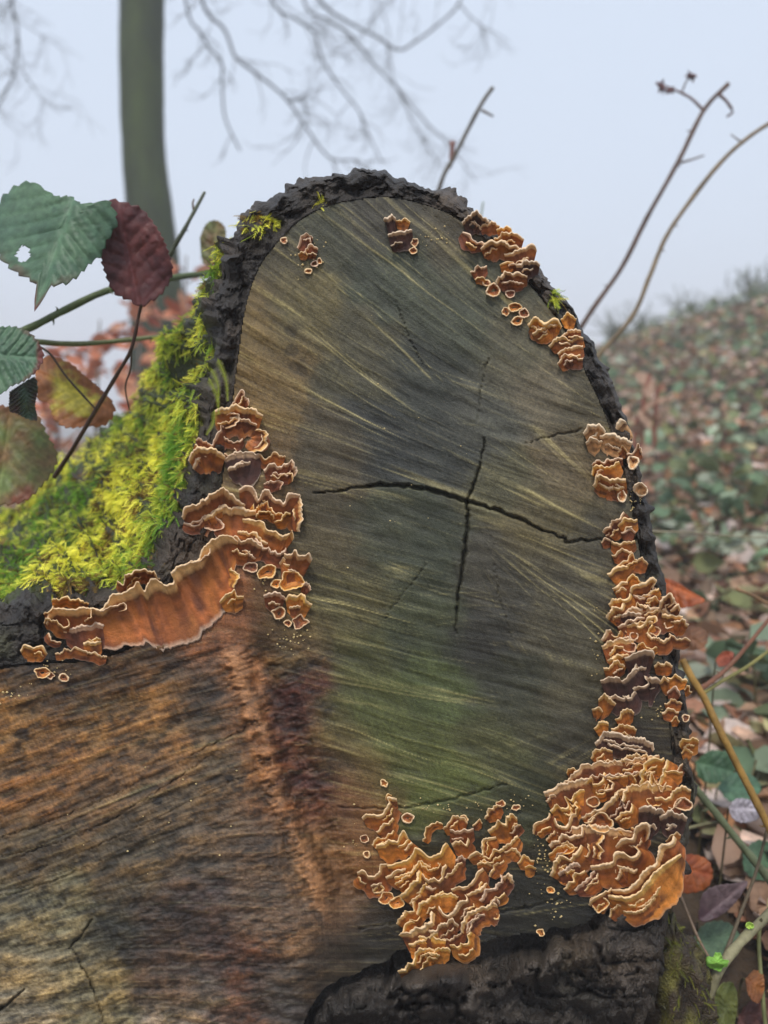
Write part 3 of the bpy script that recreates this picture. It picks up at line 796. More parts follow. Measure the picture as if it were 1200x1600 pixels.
def frill(pts, wd, tone=.5, H=None, amp=3.2, wl=22, flip=None, closed=False):
    """ruffled bracket: a lip standing proud of the wood, its smooth face running down to a pale margin pressed on the wood"""
    FSEED[0] += 1
    sd_ = FSEED[0]
    r = np.random.default_rng(sd_)
    if tone <= 1: tone = float(np.clip(tone + r.normal(.0, .3), 0, 1))
    pts = np.asarray(pts, float)
    if closed:
        c = spline(np.vstack([pts, pts[:3]]), 1.9)
        # keep one period
        d0 = np.hypot(*(c - pts[1]).T)
        i0 = int(np.argmin(d0[:len(c) // 2])); i1 = len(c) // 2 + int(np.argmin(d0[len(c) // 2:]))
        c = c[i0:i1]
    else:
        c = spline(pts, 1.9)
    n = len(c)
    s = np.arange(n) * 1.9
    tot = s[-1]
    Wc = np.interp(np.linspace(0, 1, n), np.linspace(0, 1, len(wd)), wd) if np.ndim(wd) else np.full(n, float(wd))
    wm = Wc.mean()
    # normals of a smoothed copy
    k = max(3, int(wm * .45))
    if closed:
        ext = np.vstack([c[-k:], c, c[:k]])
    else:
        ext = np.vstack([2 * c[0] - c[1:k + 1][::-1], c, 2 * c[-1] - c[-k - 1:-1][::-1]]) if n > k + 1 else np.vstack([np.repeat(c[:1], k, 0), c, np.repeat(c[-1:], k, 0)])
    ker = np.hanning(2 * k + 3)[1:-1]; ker /= ker.sum()
    sm = np.stack([np.convolve(ext[:, q], ker, 'valid') for q in (0, 1)], 1)[:n]
    T = np.gradient(sm, axis=0)
    if n <= k + 1: T = np.repeat((c[-1:] - c[:1]), n, 0)
    T /= np.linalg.norm(T, axis=1)[:, None] + 1e-9
    N = np.stack([-T[:, 1], T[:, 0]], 1)
    if closed:
        if ((c.mean(0) - c) * N).sum() < 0: N = -N
    elif flip is not None:
        if (N.mean(0) @ np.asarray(flip, float)) < 0: N = -N
    elif N[:, 1].mean() < 0:
        N = -N
    if not closed:      # let the sides sag towards the common direction so that sheets do not fan out wildly
        nm = N.mean(0); nm /= np.linalg.norm(nm) + 1e-9
        N = N * .55 + nm * .45
        N /= np.linalg.norm(N, axis=1)[:, None] + 1e-9
    e = np.ones(n) if closed else np.clip(np.minimum(s + 2, tot - s + 2) / (min(.55 * wm, tot * .3) + 2), 0, 1) ** .5
    H = (H if H is not None else np.clip(.36 * wm, 6, 17)) * r.uniform(1.45, 2.2)
    Hs = H * (.35 + .65 * e)
    Ws = Wc * (.38 + .62 * e) + np.clip(.13 * wm, 1, 4.5) * e * (noise(s / 13, 0, 0, sd_) + .35 * noise(s / 4, 0, 0, sd_ + 5))
    ph = 2 * np.pi * s / wl * (1 + .0) + 2.2 * noise(s / 30, 0, 0, sd_ + 1) + r.uniform(0, 6)
    am = amp * (.6 + .5 * noise(s / 25, 3, 0, sd_ + 2)) * e
    ph2 = 2.6 * ph + 3 * noise(s / 12, 5, 0, sd_ + 21)
    off, hof = am * np.sin(ph) + (.28 * amp + .3) * np.sin(ph2) * e, (.5 * am + 1.2) * np.cos(ph) * e
    lr = np.clip(.06 * wm, 1.0, 1.8) * (1 + .35 * noise(s / 9, 1, 0, sd_ + 3)) * r.uniform(.75, 1.25)
    us = np.array([1., .97, .9, .8, .68, .56, .44, .34, .25, .18, .12, .07])
    cols, pos = [], []
    body, lip = pal(BODY, tone) * FG, pal(LIPC, tone) * FG
    white = lin((240, 222, 196)) * FG
    streak = 1 + .22 * noise(s / 6, 7, 0, sd_ + 8) + .18 * noise(s / 20, 2, 0, sd_ + 9)
    p_ = r.uniform(1.7, 2.6)

    def put(d, h, colr, und=1.0):
        dc = np.exp(-np.abs(d) / (.5 * Ws + 1))
        bl = (1 - np.exp(-np.abs(d) / (.35 * Ws + 1)))[:, None] * (0 if closed else 1)
        q = c * (1 - bl) + sm * bl + N * (d + off * dc * und)[:, None]
        pos.append((q[:, 0], q[:, 1], h + hof * dc * und)); cols.append(np.broadcast_to(colr, (n, 3)) if np.ndim(colr) < 2 else colr)

    put(.93 * Ws, np.full(n, -2.0), white * .5)
    for u in us:
        h = 2.2 + 1.2 * math.sin(u * 3.1) + (Hs - 2.2) * (1 - u) ** p_
        zon = 1 + .24 * np.sin(u * (17 if wm < 60 else 26) + 1.5 * noise(s / 16, 4, 0, sd_ + 4) + r.uniform(0, .4)) + .15 * noise(s / 10, u * 5, 0, sd_ + 6)
        cb = body[None] * (streak * zon)[:, None]
        orange = np.clip(.5 * noise(s / 22, u * 2.5, 0, sd_ + 7) + .1, 0, 1)[:, None]
        cb = cb * (1 - orange) + pal(BODY, min(tone + .5, 1) if tone < 2 else tone) * FG * orange
        dk = np.clip(.9 * noise(s / 17, u * 3.3, 4, sd_ + 17) - .02, 0, .8)[:, None]
        cb = cb * (1 - dk) + lin((86, 52, 40)) * FG * dk
        if wm > 60: cb = cb * (.62 + .62 * float(sstep(.15, .7, u)))  # wide frills: darker older zone, with shade under the lip painted in too
        kw = sstep(.93, 1.0, u) * (.6 if wm > 50 else .22)
        kl = sstep(.20, .04, u) * .85
        cb = cb * (1 - kl) + lip * kl
        cb = cb * (1 - kw) + white * kw
        put(u * Ws + lr * (u < .15), h - .5 * lr * (u < .1), cb)
    for a in (0.15, .7, 1.3, 1.9, 2.6, 3.3):
        cl = lip * (1 - .0) if a < .6 else (white * .4 + lip * .6)
        put(lr * np.cos(a), Hs + lr * np.sin(a), cl * np.ones((n, 3)))
    for f in (.25, .6, 1.0):
        if closed:
            put(-lr + f * .12 * Ws, Hs * (1 - f) - 2.0 * f, lip * .85)
        else:
            put(-lr + f * (lr + .3 * Ws), Hs * (1 - f) - 2.0 * f, lip * .85, 1 - .5 * f)
    x = np.stack([p[0] for p in pos], 1); y = np.stack([p[1] for p in pos], 1); h = np.stack([p[2] for p in pos], 1)
    dF = face_depth(x, y)
    V = P(x, y, dF - h * K)
    C = np.stack(cols, 1)
    m = x.shape[1]
    if closed:
        Fq = gridfaces(n, m, closed=True)
    else:
        Fq = gridfaces(n, m)
    return V.reshape(-1, 3), Fq, np.clip(C, .005, .9).reshape(-1, 3)


def ring(cx, cy, a, b=None, rot=0., wob=.26):
    b = b or a * .8
    r = np.random.default_rng(int(cx * 7 + cy))
    t = np.linspace(0, 2 * np.pi, 9, endpoint=False)
    q = 1 + wob * r.uniform(-1, 1, 9)
    x, y = a * q * np.cos(t), b * q * np.sin(t)
    return np.stack([cx + x * math.cos(rot) - y * math.sin(rot), cy + x * math.sin(rot) + y * math.cos(rot)], 1)


def cup(cx, cy, a, b=None, tone=.6, rot=0.):
    pts = ring(cx, cy, a, b, rot)
    m = min(a, b or a * .8)
    return frill(pts, m * .82, tone, H=np.clip(m * .5, 2.5, 8), amp=.05 * a, wl=a * 1.3, closed=True)


def fungus(label, frills, cups=(), name='bracket_fungus', group='clusters of ruffled bracket fungus on the log', extra=True):
    t = thing(name, label, 'fungus', group)
    for f in frills:
        kw = {}
        pts, wd, tone = f[0], f[1], f[2] if len(f) > 2 else .5
        if len(f) > 3: kw = f[3]
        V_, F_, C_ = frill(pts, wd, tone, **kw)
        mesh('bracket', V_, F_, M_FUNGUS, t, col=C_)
        wmn = float(np.mean(wd))
        if extra and 19 < wmn < 60 and kw.get('H', 10) > 6.5:      # small secondary frills on the face of a larger one
            c_ = spline(pts, 3.0)
            rq = np.random.default_rng(FSEED[0] + 5000)
            for _ in range(1 if wmn < 30 else 2):
                L_ = len(c_)
                if L_ < 8: break
                ln_ = int(L_ * rq.uniform(.35, .7)); i_ = int(rq.integers(0, L_ - ln_ + 1))
                sub_ = c_[i_:i_ + ln_:3]
                if len(sub_) < 3: continue
                tt = sub_[-1] - sub_[0]; nn_ = np.array([-tt[1], tt[0]]); nn_ /= np.linalg.norm(nn_) + 1e-9
                if 'flip' in kw:
                    if nn_ @ np.asarray(kw['flip'], float) < 0: nn_ = -nn_
                elif nn_[1] < 0: nn_ = -nn_
                sub_ = sub_ + nn_ * wmn * rq.uniform(.3, .62)
                V_, F_, C_ = frill(sub_, max(10, wmn * rq.uniform(.42, .62)), tone if tone > 1 else min(1, tone + rq.uniform(-.15, .35)), amp=2.4, wl=rq.uniform(12, 20), H=rq.uniform(7, 10))
                mesh('bracket', V_, F_, M_FUNGUS, t, col=C_)
    for cpt in cups:
        V_, F_, C_ = cup(*cpt)
        mesh('cup', V_, F_, M_FUNGUS, t, col=C_)
    return t


LEFT, RT = (-1, 0.15), (1, 0.1)
fungus('brown bracket fungus with pale wavy lips on the bark rim above the largest orange shelf', [
    ([(362, 633), (371, 616), (377, 611), (385, 620), (389, 633)], 20, .25), ([(335, 642), (348, 640), (367, 634), (383, 637), (392, 638), (404, 645), (411, 650)], 50, .2, {'H': 14}),
    ([(350, 717), (375, 706), (408, 710)], 52, 2, {'H': 7}), ([(400, 671), (412, 672), (417, 683), (417, 696), (408, 704), (392, 708)], 24, .25, {'flip': LEFT}),
    ([(352, 669), (367, 665), (374, 654), (367, 645), (354, 648)], 15, .25, {'flip': LEFT, 'H': 13}), ([(306, 687), (312, 685), (323, 692), (333, 692), (342, 675), (344, 665), (350, 667)], 22, .3),
    ([(344, 675), (348, 685), (358, 687), (371, 692), (379, 685)], 15, .3), ([(295, 721), (300, 706), (312, 700), (327, 701), (342, 706), (352, 715)], 42, .2, {'H': 16}),
    ([(350, 708), (360, 712), (370, 706), (367, 700)], 12, .3), ([(404, 710), (417, 715), (429, 708), (437, 710), (446, 714)], 18, .7),
    ([(412, 735), (427, 725), (442, 729), (454, 721), (463, 729), (461, 744)], 30, .25), ([(412, 756), (425, 752), (433, 750), (441, 754), (438, 765)], 17, .3)])
fungus('tangle of yellow-lipped ruffled fungus shelves between green moss and the grey end grain', [
    ([(284, 808), (290, 794), (310, 787), (333, 771), (348, 763), (356, 767), (367, 779), (383, 790)], 50, .4, {'H': 18}),
    ([(373, 766), (386, 759), (397, 764), (404, 783), (410, 768), (420, 766), (428, 781), (438, 781), (444, 787), (451, 771), (462, 772), (469, 774)], 40, .6, {'amp': 1.2}),
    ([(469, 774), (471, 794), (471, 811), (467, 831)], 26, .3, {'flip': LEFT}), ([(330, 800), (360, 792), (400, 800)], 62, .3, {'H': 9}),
    ([(287, 817), (310, 821), (319, 806), (333, 805), (350, 821), (340, 829), (319, 825)], 15, .4, {'amp': 1}),
    ([(400, 808), (404, 798), (415, 802), (423, 798), (428, 811)], 12, 1, {'H': 15}), ([(428, 816), (439, 810), (447, 802), (454, 802)], 16, .9, {'H': 14}),
    ([(379, 811), (395, 813), (410, 815), (415, 824), (421, 829), (431, 831), (438, 837), (451, 836), (456, 828), (459, 842)], 48, .55, {'amp': 1.4, 'H': 15}),
    ([(360, 844), (368, 837), (379, 847), (391, 841), (397, 844), (404, 852), (415, 857)], 36, .5, {'amp': 1.5}), ([(379, 854), (391, 854), (400, 860)], 16, .6),
    ([(444, 865), (454, 868), (460, 860), (467, 867), (477, 868), (483, 865), (487, 876)], 48, .6, {'H': 15, 'amp': 1.5}), ([(436, 880), (447, 872), (460, 880)], 34, .55, {'H': 6}),
    ([(412, 932), (421, 927), (436, 927), (446, 935)], 28, .25), ([(446, 937), (454, 930), (473, 932), (487, 946)], 36, .45), ([(470, 915), (480, 910), (486, 922)], 20, .3)],
    [(392, 886, 10, 8, .4), (416, 893, 14, 11, .4, -.5), (455, 909, 18, 14, .85), (436, 958, 11, 8, .2), (468, 972, 12, 10, .25), (450, 974, 6, 5, .4), (431, 912, 8, 6, .5)])
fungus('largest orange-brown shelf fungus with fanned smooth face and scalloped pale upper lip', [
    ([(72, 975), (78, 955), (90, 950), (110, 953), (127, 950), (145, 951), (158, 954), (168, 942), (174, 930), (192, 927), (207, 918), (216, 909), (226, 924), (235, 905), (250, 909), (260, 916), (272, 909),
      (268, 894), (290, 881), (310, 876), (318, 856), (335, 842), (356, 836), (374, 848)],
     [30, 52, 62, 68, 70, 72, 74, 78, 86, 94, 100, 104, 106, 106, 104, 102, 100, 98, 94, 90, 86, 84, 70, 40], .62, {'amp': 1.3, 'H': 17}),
    ([(100, 985), (130, 978), (165, 975)], 44, .3, {'H': 8}),
    ([(183, 908), (192, 912), (201, 896), (226, 890), (241, 896), (250, 905)], 22, .45, {'H': 22}), ([(81, 938), (100, 934), (125, 938), (139, 943)], 16, .6, {'H': 20}),
    ([(149, 960), (170, 949), (183, 946), (195, 942), (197, 952), (186, 956)], 18, .4, {'amp': 1, 'H': 20}),
    ([(68, 973), (75, 967), (87, 970), (99, 979), (109, 976), (105, 967)], 20, .25, {'H': 17}), ([(68, 959), (78, 958), (82, 946)], 14, .3, {'H': 17}), ([(74, 990), (84, 1001), (96, 1004)], 12, .3),
    ([(133, 972), (142, 961), (142, 949)], 13, .4, {'flip': RT, 'H': 18}), ([(297, 877), (318, 874), (329, 855)], 17, .4, {'H': 17}), ([(361, 887), (373, 902), (364, 918)], 20, .6, {'flip': LEFT, 'H': 6}),
    ([(86, 1022), (112, 1013), (130, 1016), (152, 1022), (167, 1027)], 15, .25, {'H': 5})])
fungus('small fan-shaped orange lobe tucked under the right end of the largest shelf', [
    ([(343, 941), (352, 930), (361, 926), (367, 921), (369, 931), (381, 932)], 30, .65, {'amp': 1})], name='bracket_fungus', group='clusters of ruffled bracket fungus on the log')
fungus('kidney-shaped orange button at the outer tip of the largest shelf', [([(32, 1018), (38, 1008), (52, 1012), (66, 1010), (74, 1022)], 24, .7, {'amp': .8, 'H': 12})])
fungus('flat pale button pair on brown wood under the kidney-shaped button', [], [(66, 1050, 11, 8, .5), (100, 1060, 8, 6, .5), (78, 1056, 6, 5, .4)])
fungus('broad branching mass of yellow-orange frilled fungus low on the end grain above black bark', [
    ([(603, 1250), (606, 1240), (612, 1242)], 12, .8), ([(566, 1279), (574, 1272), (592, 1275), (603, 1266), (608, 1254), (605, 1246), (620, 1249)], 28, .65, {'amp': 1.2}), ([(588, 1300), (599, 1290), (615, 1279)], 22, .7),
    ([(581, 1320), (592, 1309), (605, 1308), (615, 1297)], 20, .7), ([(588, 1323), (602, 1316), (620, 1313), (630, 1300), (638, 1309)], 36, .65),
    ([(558, 1364), (568, 1359), (576, 1370), (592, 1365), (594, 1352), (605, 1350)], 34, .55, {'amp': 1.2}),
    ([(605, 1353), (628, 1347), (643, 1339), (648, 1326), (661, 1331), (672, 1339), (687, 1334), (695, 1318), (700, 1319)], 42, .9, {'amp': 1.2, 'H': 15}),
    ([(602, 1370), (617, 1365), (630, 1357), (636, 1354)], 24, .6), ([(617, 1382), (636, 1368), (646, 1362), (647, 1352)], 26, .7), ([(583, 1393), (592, 1380), (601, 1389)], 17, .6),
    ([(625, 1401), (638, 1388), (651, 1375), (655, 1360)], 44, .85), ([(620, 1444), (630, 1427), (643, 1424), (648, 1406)], 28, .8), ([(624, 1462), (634, 1445), (648, 1440)], 24, .8),
    ([(654, 1365), (669, 1373), (685, 1375), (692, 1362), (696, 1350)], 32, .55), ([(646, 1386), (664, 1388), (672, 1380)], 18, .55), ([(690, 1371), (705, 1365), (710, 1355), (722, 1347)], 22, .4),
    ([(651, 1429), (659, 1411), (677, 1401), (693, 1393)], 26, .5), ([(685, 1417), (695, 1430), (708, 1427), (718, 1409), (731, 1407), (727, 1398)], 32, .25, {'amp': 1}),
    ([(626, 1460), (648, 1453), (672, 1442), (675, 1424)], 58, .8, {'H': 15}), ([(664, 1457), (679, 1453), (695, 1442), (705, 1437), (717, 1446)], 28, .3), ([(693, 1467), (710, 1466), (721, 1453)], 18, .3),
    ([(703, 1478), (726, 1476), (735, 1455)], 28, .7), ([(639, 1470), (664, 1463), (697, 1470)], 50, .95, {'H': 8}), ([(622, 1519), (638, 1510), (651, 1492), (659, 1481), (678, 1485)], 32, .85),
    ([(672, 1492), (690, 1480), (704, 1486)], 26, 1), ([(705, 1390), (716, 1386), (729, 1386), (741, 1375), (744, 1365), (755, 1357)], 26, .25, {'amp': 1.2}),
    ([(729, 1398), (747, 1391), (761, 1380)], 24, .25), ([(750, 1408), (760, 1391), (772, 1388), (784, 1375), (783, 1367)], 28, .35), ([(785, 1372), (795, 1365), (803, 1379)], 32, .4, {'flip': (-.2, 1)}),
    ([(721, 1457), (723, 1440), (736, 1424), (754, 1419), (770, 1411), (777, 1415)], 32, .35), ([(765, 1418), (774, 1402), (781, 1412)], 20, .35),
    ([(731, 1341), (744, 1331), (754, 1334), (754, 1313), (775, 1308)], 24, .7, {'amp': 1.2}), ([(747, 1336), (762, 1339), (775, 1329), (788, 1324), (809, 1306)], 24, .65),
    ([(763, 1300), (778, 1285), (788, 1288), (796, 1272), (808, 1278)], 34, .7), ([(757, 1279), (767, 1262), (783, 1259)], 20, .6), ([(788, 1331), (804, 1326), (815, 1338)], 18, .75),
    ([(808, 1348), (819, 1339), (835, 1345)], 18, .8), ([(820, 1355), (829, 1352), (838, 1357)], 18, .9, {'amp': .5}), ([(765, 1370), (770, 1355), (787, 1344)], 18, .35), ([(745, 1350), (757, 1345), (768, 1352)], 18, .5),
    ([(661, 1315), (664, 1298), (679, 1285), (692, 1288)], 12, .6), ([(692, 1295), (705, 1280), (718, 1275), (731, 1286)], 22, .3), ([(703, 1297), (721, 1298), (740, 1295)], 28, .3),
    ([(706, 1320), (718, 1313), (726, 1321), (732, 1310)], 28, .3), ([(712, 1345), (720, 1338), (728, 1342)], 22, .35), ([(738, 1290), (748, 1282), (754, 1286)], 12, .5), ([(660, 1350), (676, 1348), (690, 1352)], 30, .7, {'H': 6}), ([(680, 1400), (700, 1396), (716, 1402)], 30, .5, {'H': 6})],
    [(603, 1403, 10, 9, .5), (621, 1411, 12, 9, .6), (589, 1388, 8, 7, .5), (783, 1256, 7, 5, .5), (806, 1262, 6, 5, .5), (725, 1280, 6, 5, .9)])
for (x_, y_, r_, tn, lb_) in [(600, 1224, 6, .4, 'tiny pale fungus cup standing alone above the broad frilled mass'), (637, 1278, 9, .5, 'small curled fungus ear between the arms of the broad frilled mass'),
                              (570, 1311, 6.5, .5, 'round pale fungus button on red-brown wood, upper of two'), (573, 1335, 5.5, .8, 'round pale fungus button on red-brown wood, lower of two'),
                              (845, 1457, 6, .9, 'little yellow ring-shaped fungus cup on the black lower bark'), (776, 1432, 5, .8, 'tiny orange fungus bead beside the right edge of the frilled mass'),
                              (860, 1391, 6, .8, 'orange fungus bead under the left edge of the rounded frilly cluster')]:
    fungus(lb_, [], [(x_, y_, r_, r_ * .82, tn, .4)], name='fungus_cup', group='small single fungus cups')
fungus('rounded crowded rosette of orange frills at the lower right bark edge', [
    ([(930, 1163), (947, 1143), (970, 1150), (1013, 1157), (1022, 1172)], 42, 2, {'H': 8}), ([(923, 1185), (933, 1170), (957, 1173)], 24, .4), ([(880, 1225), (915, 1195), (960, 1190), (1000, 1185), (1030, 1180)], 40, .4, {'H': 8}), ([(962, 1196), (985, 1180), (1012, 1182), (1026, 1192)], 24, .25, {'amp': 3.5, 'wl': 14}),
    ([(940, 1192), (950, 1186), (960, 1194), (972, 1188), (982, 1196)], 18, .5, {'amp': 3.5, 'wl': 12}), ([(973, 1205), (1000, 1193), (1020, 1190)], 20, .9),
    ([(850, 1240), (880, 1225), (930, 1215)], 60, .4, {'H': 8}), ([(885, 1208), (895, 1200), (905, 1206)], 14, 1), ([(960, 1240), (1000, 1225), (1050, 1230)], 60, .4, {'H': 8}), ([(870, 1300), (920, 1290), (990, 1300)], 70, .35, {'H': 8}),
    ([(853, 1252), (862, 1242), (869, 1244)], 22, .5), ([(860, 1268), (870, 1257), (878, 1264), (888, 1262), (883, 1245), (892, 1250), (902, 1236), (913, 1234)], 32, .65, {'amp': 1.2}),
    ([(833, 1303), (834, 1290), (843, 1283), (856, 1280), (858, 1270)], 24, .5, {'amp': 1.2}), ([(866, 1279), (874, 1292), (888, 1290), (892, 1273), (901, 1273)], 28, .4, {'amp': 1}),
    ([(858, 1322), (871, 1313), (881, 1304), (895, 1308), (907, 1306), (910, 1292)], 30, .6), ([(853, 1313), (867, 1298)], 14, .5), ([(857, 1336), (874, 1322), (895, 1320), (898, 1328), (888, 1334), (874, 1336)], 20, .55, {'amp': 1}),
    ([(860, 1369), (871, 1339), (888, 1341), (902, 1334), (908, 1320)], 36, .45), ([(905, 1337), (920, 1334), (918, 1318)], 17, .5), ([(872, 1366), (888, 1355), (899, 1347), (907, 1354)], 30, .2),
    ([(881, 1390), (892, 1378), (899, 1367), (914, 1360)], 22, .5), ([(897, 1391), (913, 1378), (927, 1364), (931, 1356)], 24, .4), ([(912, 1391), (925, 1381), (935, 1375)], 17, .4),
    ([(913, 1224), (925, 1215), (927, 1227), (941, 1220), (945, 1207)], 28, .45, {'amp': 1.2}), ([(934, 1236), (951, 1234), (958, 1224), (948, 1217)], 22, .5),
    ([(941, 1264), (955, 1252), (965, 1238), (972, 1250), (980, 1228)], 32, .25), ([(953, 1219), (969, 1210), (988, 1213), (994, 1223)], 15, 1), ([(909, 1278), (932, 1266), (952, 1264)], 26, .3),
    ([(960, 1279), (974, 1271), (986, 1266), (988, 1256)], 28, .45), ([(937, 1343), (941, 1329), (937, 1318), (944, 1305)], 28, .4, {'flip': LEFT}),
    ([(962, 1324), (972, 1311), (988, 1311), (994, 1292), (1007, 1287), (1016, 1292), (1012, 1312)], 42, .6, {'amp': 1.2}), ([(958, 1312), (966, 1300), (978, 1304)], 16, 1),
    ([(923, 1355), (944, 1351), (958, 1347), (960, 1333), (974, 1333), (988, 1340), (1000, 1332), (990, 1321)], 48, .35, {'amp': 1.2, 'H': 17}),
    ([(1000, 1227), (1004, 1199), (1021, 1187), (1038, 1185)], 32, .7), ([(1012, 1236), (1018, 1208), (1028, 1227), (1037, 1203), (1043, 1187)], 30, .6, {'amp': 1}), ([(1035, 1204), (1053, 1206), (1067, 1207)], 24, .45),
    ([(1054, 1207), (1067, 1193)], 14, .4), ([(1023, 1247), (1044, 1248), (1053, 1236), (1065, 1229), (1080, 1235)], 28, .45), ([(998, 1264), (1014, 1259), (1025, 1266), (1030, 1262), (1040, 1272)], 48, 2, {'amp': 3}),
    ([(1030, 1277), (1050, 1268), (1074, 1279)], 42, 2), ([(1040, 1315), (1055, 1300), (1064, 1305)], 16, .5),
    ([(956, 1391), (979, 1391), (997, 1376), (1007, 1360), (1023, 1353), (1028, 1339), (1032, 1322), (1049, 1318), (1054, 1307)], 46, .5, {'amp': 1.6, 'H': 17}),
    ([(950, 1400), (985, 1402), (1005, 1387), (1020, 1367), (1040, 1350), (1064, 1335)], [34, 44, 52, 56, 46, 26], .6, {'amp': 1, 'H': 14}), ([(921, 1415), (925, 1402), (941, 1397), (956, 1388)], 26, .6), ([(951, 1432), (960, 1416), (973, 1416)], 18, .5)],
    [(927, 1253, 9, 7, .3), (941, 1288, 21, 15, .3, -.15), (1066, 1256, 14, 10, .5), (937, 1412, 14, 12, .5, -.5), (900, 1352, 7, 5, .7), (1023, 1253, 11, 8, .5)])
fungus('orange frilled strip with dark purple patches between the rounded rosette and the slit crack', [
    ([(935, 1092), (947, 1086), (962, 1101)], 34, .5), ([(961, 1125), (980, 1107), (991, 1114)], 26, .45), ([(928, 1139), (940, 1127), (951, 1131)], 22, .6), ([(925, 1110), (935, 1104), (942, 1112)], 18, .9), ([(955, 1140), (975, 1132), (995, 1140)], 24, .4),
    ([(957, 890), (968, 883), (977, 876), (987, 866), (996, 875), (1005, 873), (1013, 881)], 24, .3), ([(950, 899), (959, 888), (973, 887), (985, 881)], 30, .4), ([(977, 909), (985, 901), (998, 903), (1004, 911)], 18, .9), ([(957, 920), (968, 913), (981, 910)], 24, .4),
    ([(962, 926), (971, 918), (979, 922)], 18, .4), ([(985, 926), (987, 915), (998, 915), (1008, 911), (1019, 903), (1026, 908), (1019, 918)], 30, .7, {'amp': 1.2}), ([(989, 931), (1006, 934), (1017, 927), (1021, 916)], 20, .7),
    ([(951, 945), (961, 936), (978, 938), (986, 928)], 30, .8), ([(948, 966), (957, 950), (970, 950), (976, 942)], 34, .6), ([(960, 965), (985, 952), (1030, 950), (1050, 960)], 50, .4, {'H': 8}), ([(1011, 940), (1024, 931), (1030, 939)], 24, .4), ([(1031, 950), (1033, 934), (1050, 931), (1055, 939), (1046, 949)], 30, .6, {'H': 18}),
    ([(1047, 954), (1059, 946), (1063, 954)], 24, .6, {'H': 17}), ([(990, 950), (996, 943), (1001, 948), (1016, 944)], 22, .4), ([(968, 961), (985, 957), (1002, 960)], 34, 2), ([(1006, 960), (1019, 959), (1028, 952)], 20, .4),
    ([(991, 976), (1001, 980), (1010, 971), (1012, 964), (1024, 964), (1027, 971), (1019, 975)], 26, .7, {'amp': 1.2}), ([(1034, 960), (1050, 962), (1067, 964)], 28, .45), ([(1053, 971), (1068, 969), (1076, 977)], 26, .6, {'H': 17}), ([(1045, 991), (1061, 997), (1079, 1001)], 17, .45),
    ([(1011, 989), (1019, 997), (1031, 997), (1036, 1004), (1048, 993)], 22, .6), ([(939, 1001), (947, 988), (955, 984)], 28, .5), ([(955, 991), (966, 995), (969, 984)], 18, .4), ([(961, 1005), (970, 995), (980, 997), (985, 1003)], 18, .45),
    ([(952, 1024), (961, 1011), (974, 1010)], 24, .7), ([(940, 1010), (960, 1000), (990, 1000)], 45, .45, {'H': 7}), ([(976, 1029), (989, 1022), (999, 1020), (1008, 1015), (1020, 1018), (1023, 1026)], 44, 2, {'amp': 1.4}), ([(994, 1012), (1005, 1006), (1015, 1013), (1027, 1012)], 12, .4), ([(943, 1045), (956, 1039), (966, 1032), (976, 1042)], 26, .4),
    ([(938, 1064), (954, 1058), (968, 1060), (971, 1064), (980, 1058), (989, 1048), (996, 1034)], 50, 2, {'amp': 1.4}), ([(989, 1077), (1008, 1071), (1012, 1065), (1008, 1056)], 28, 2), ([(1011, 1062), (1024, 1057), (1032, 1065)], 40, 2),
    ([(1022, 1041), (1036, 1036), (1051, 1040)], 20, .4), ([(1029, 1067), (1038, 1060), (1046, 1063)], 24, .4), ([(1042, 1059), (1055, 1057), (1064, 1058), (1074, 1065)], 20, .4), ([(1042, 1082), (1055, 1075), (1064, 1086)], 20, .45),
    ([(1038, 1100), (1052, 1093), (1066, 1099)], 18, .4), ([(1034, 1114), (1048, 1108), (1061, 1113)], 18, .45), ([(1048, 1126), (1056, 1122), (1062, 1128)], 12, .4), ([(1069, 1078), (1076, 1073), (1081, 1082)], 14, .4)],
    [(990, 994, 7, 6, .5), (1024, 987, 8, 6, .6), (984, 1012, 10, 8, .4), (1046, 976, 8, 6, .5), (984, 985, 7, 4, .5), (1072, 1122, 6, 5, .5), (996, 962, 9, 7, .3)])
fungus('ruffled fungus scrap sticking out past the bark just above the rounded rosette', [([(1061, 1165), (1068, 1155), (1077, 1152), (1092, 1158)], 30, .5), ([(1064, 1176), (1075, 1170), (1083, 1176)], 18, .6)])
fungus('pale cream fuzzy fungus with white scalloped lips at the right wood edge', [
    ([(962, 670), (970, 656), (978, 658)], 30, 3), ([(911, 677), (922, 665), (935, 664), (946, 675)], 28, 3, {'H': 15}), ([(937, 682), (950, 678), (965, 682), (988, 692)], 30, 3), ([(915, 692), (930, 684), (941, 691)], 24, 3, {'H': 15}),
    ([(925, 727), (933, 718), (943, 724), (948, 717), (955, 720), (962, 716), (973, 717)], 16, .1, {'amp': 1.5}), ([(965, 706), (973, 698), (982, 706)], 16, .2), ([(979, 709), (991, 707), (995, 699), (999, 693), (1003, 709)], 17, .1),
    ([(924, 741), (929, 728), (941, 728), (947, 732), (958, 725), (968, 722)], 28, .4), ([(927, 760), (930, 746), (940, 743), (955, 750), (967, 749), (978, 749)], 38, .4), ([(950, 765), (958, 758), (975, 758)], 24, .5)],
    [(989, 722, 9, 9, 3), (972, 775, 7, 8, 3)])
fungus('lone cream-orange fungus knob on the bark beside the pale fuzzy cluster', [([(990, 768), (993, 757), (1002, 754), (1011, 762)], 20, 3, {'H': 14, 'amp': 1})], [(1001, 765, 11, 9, 3)])
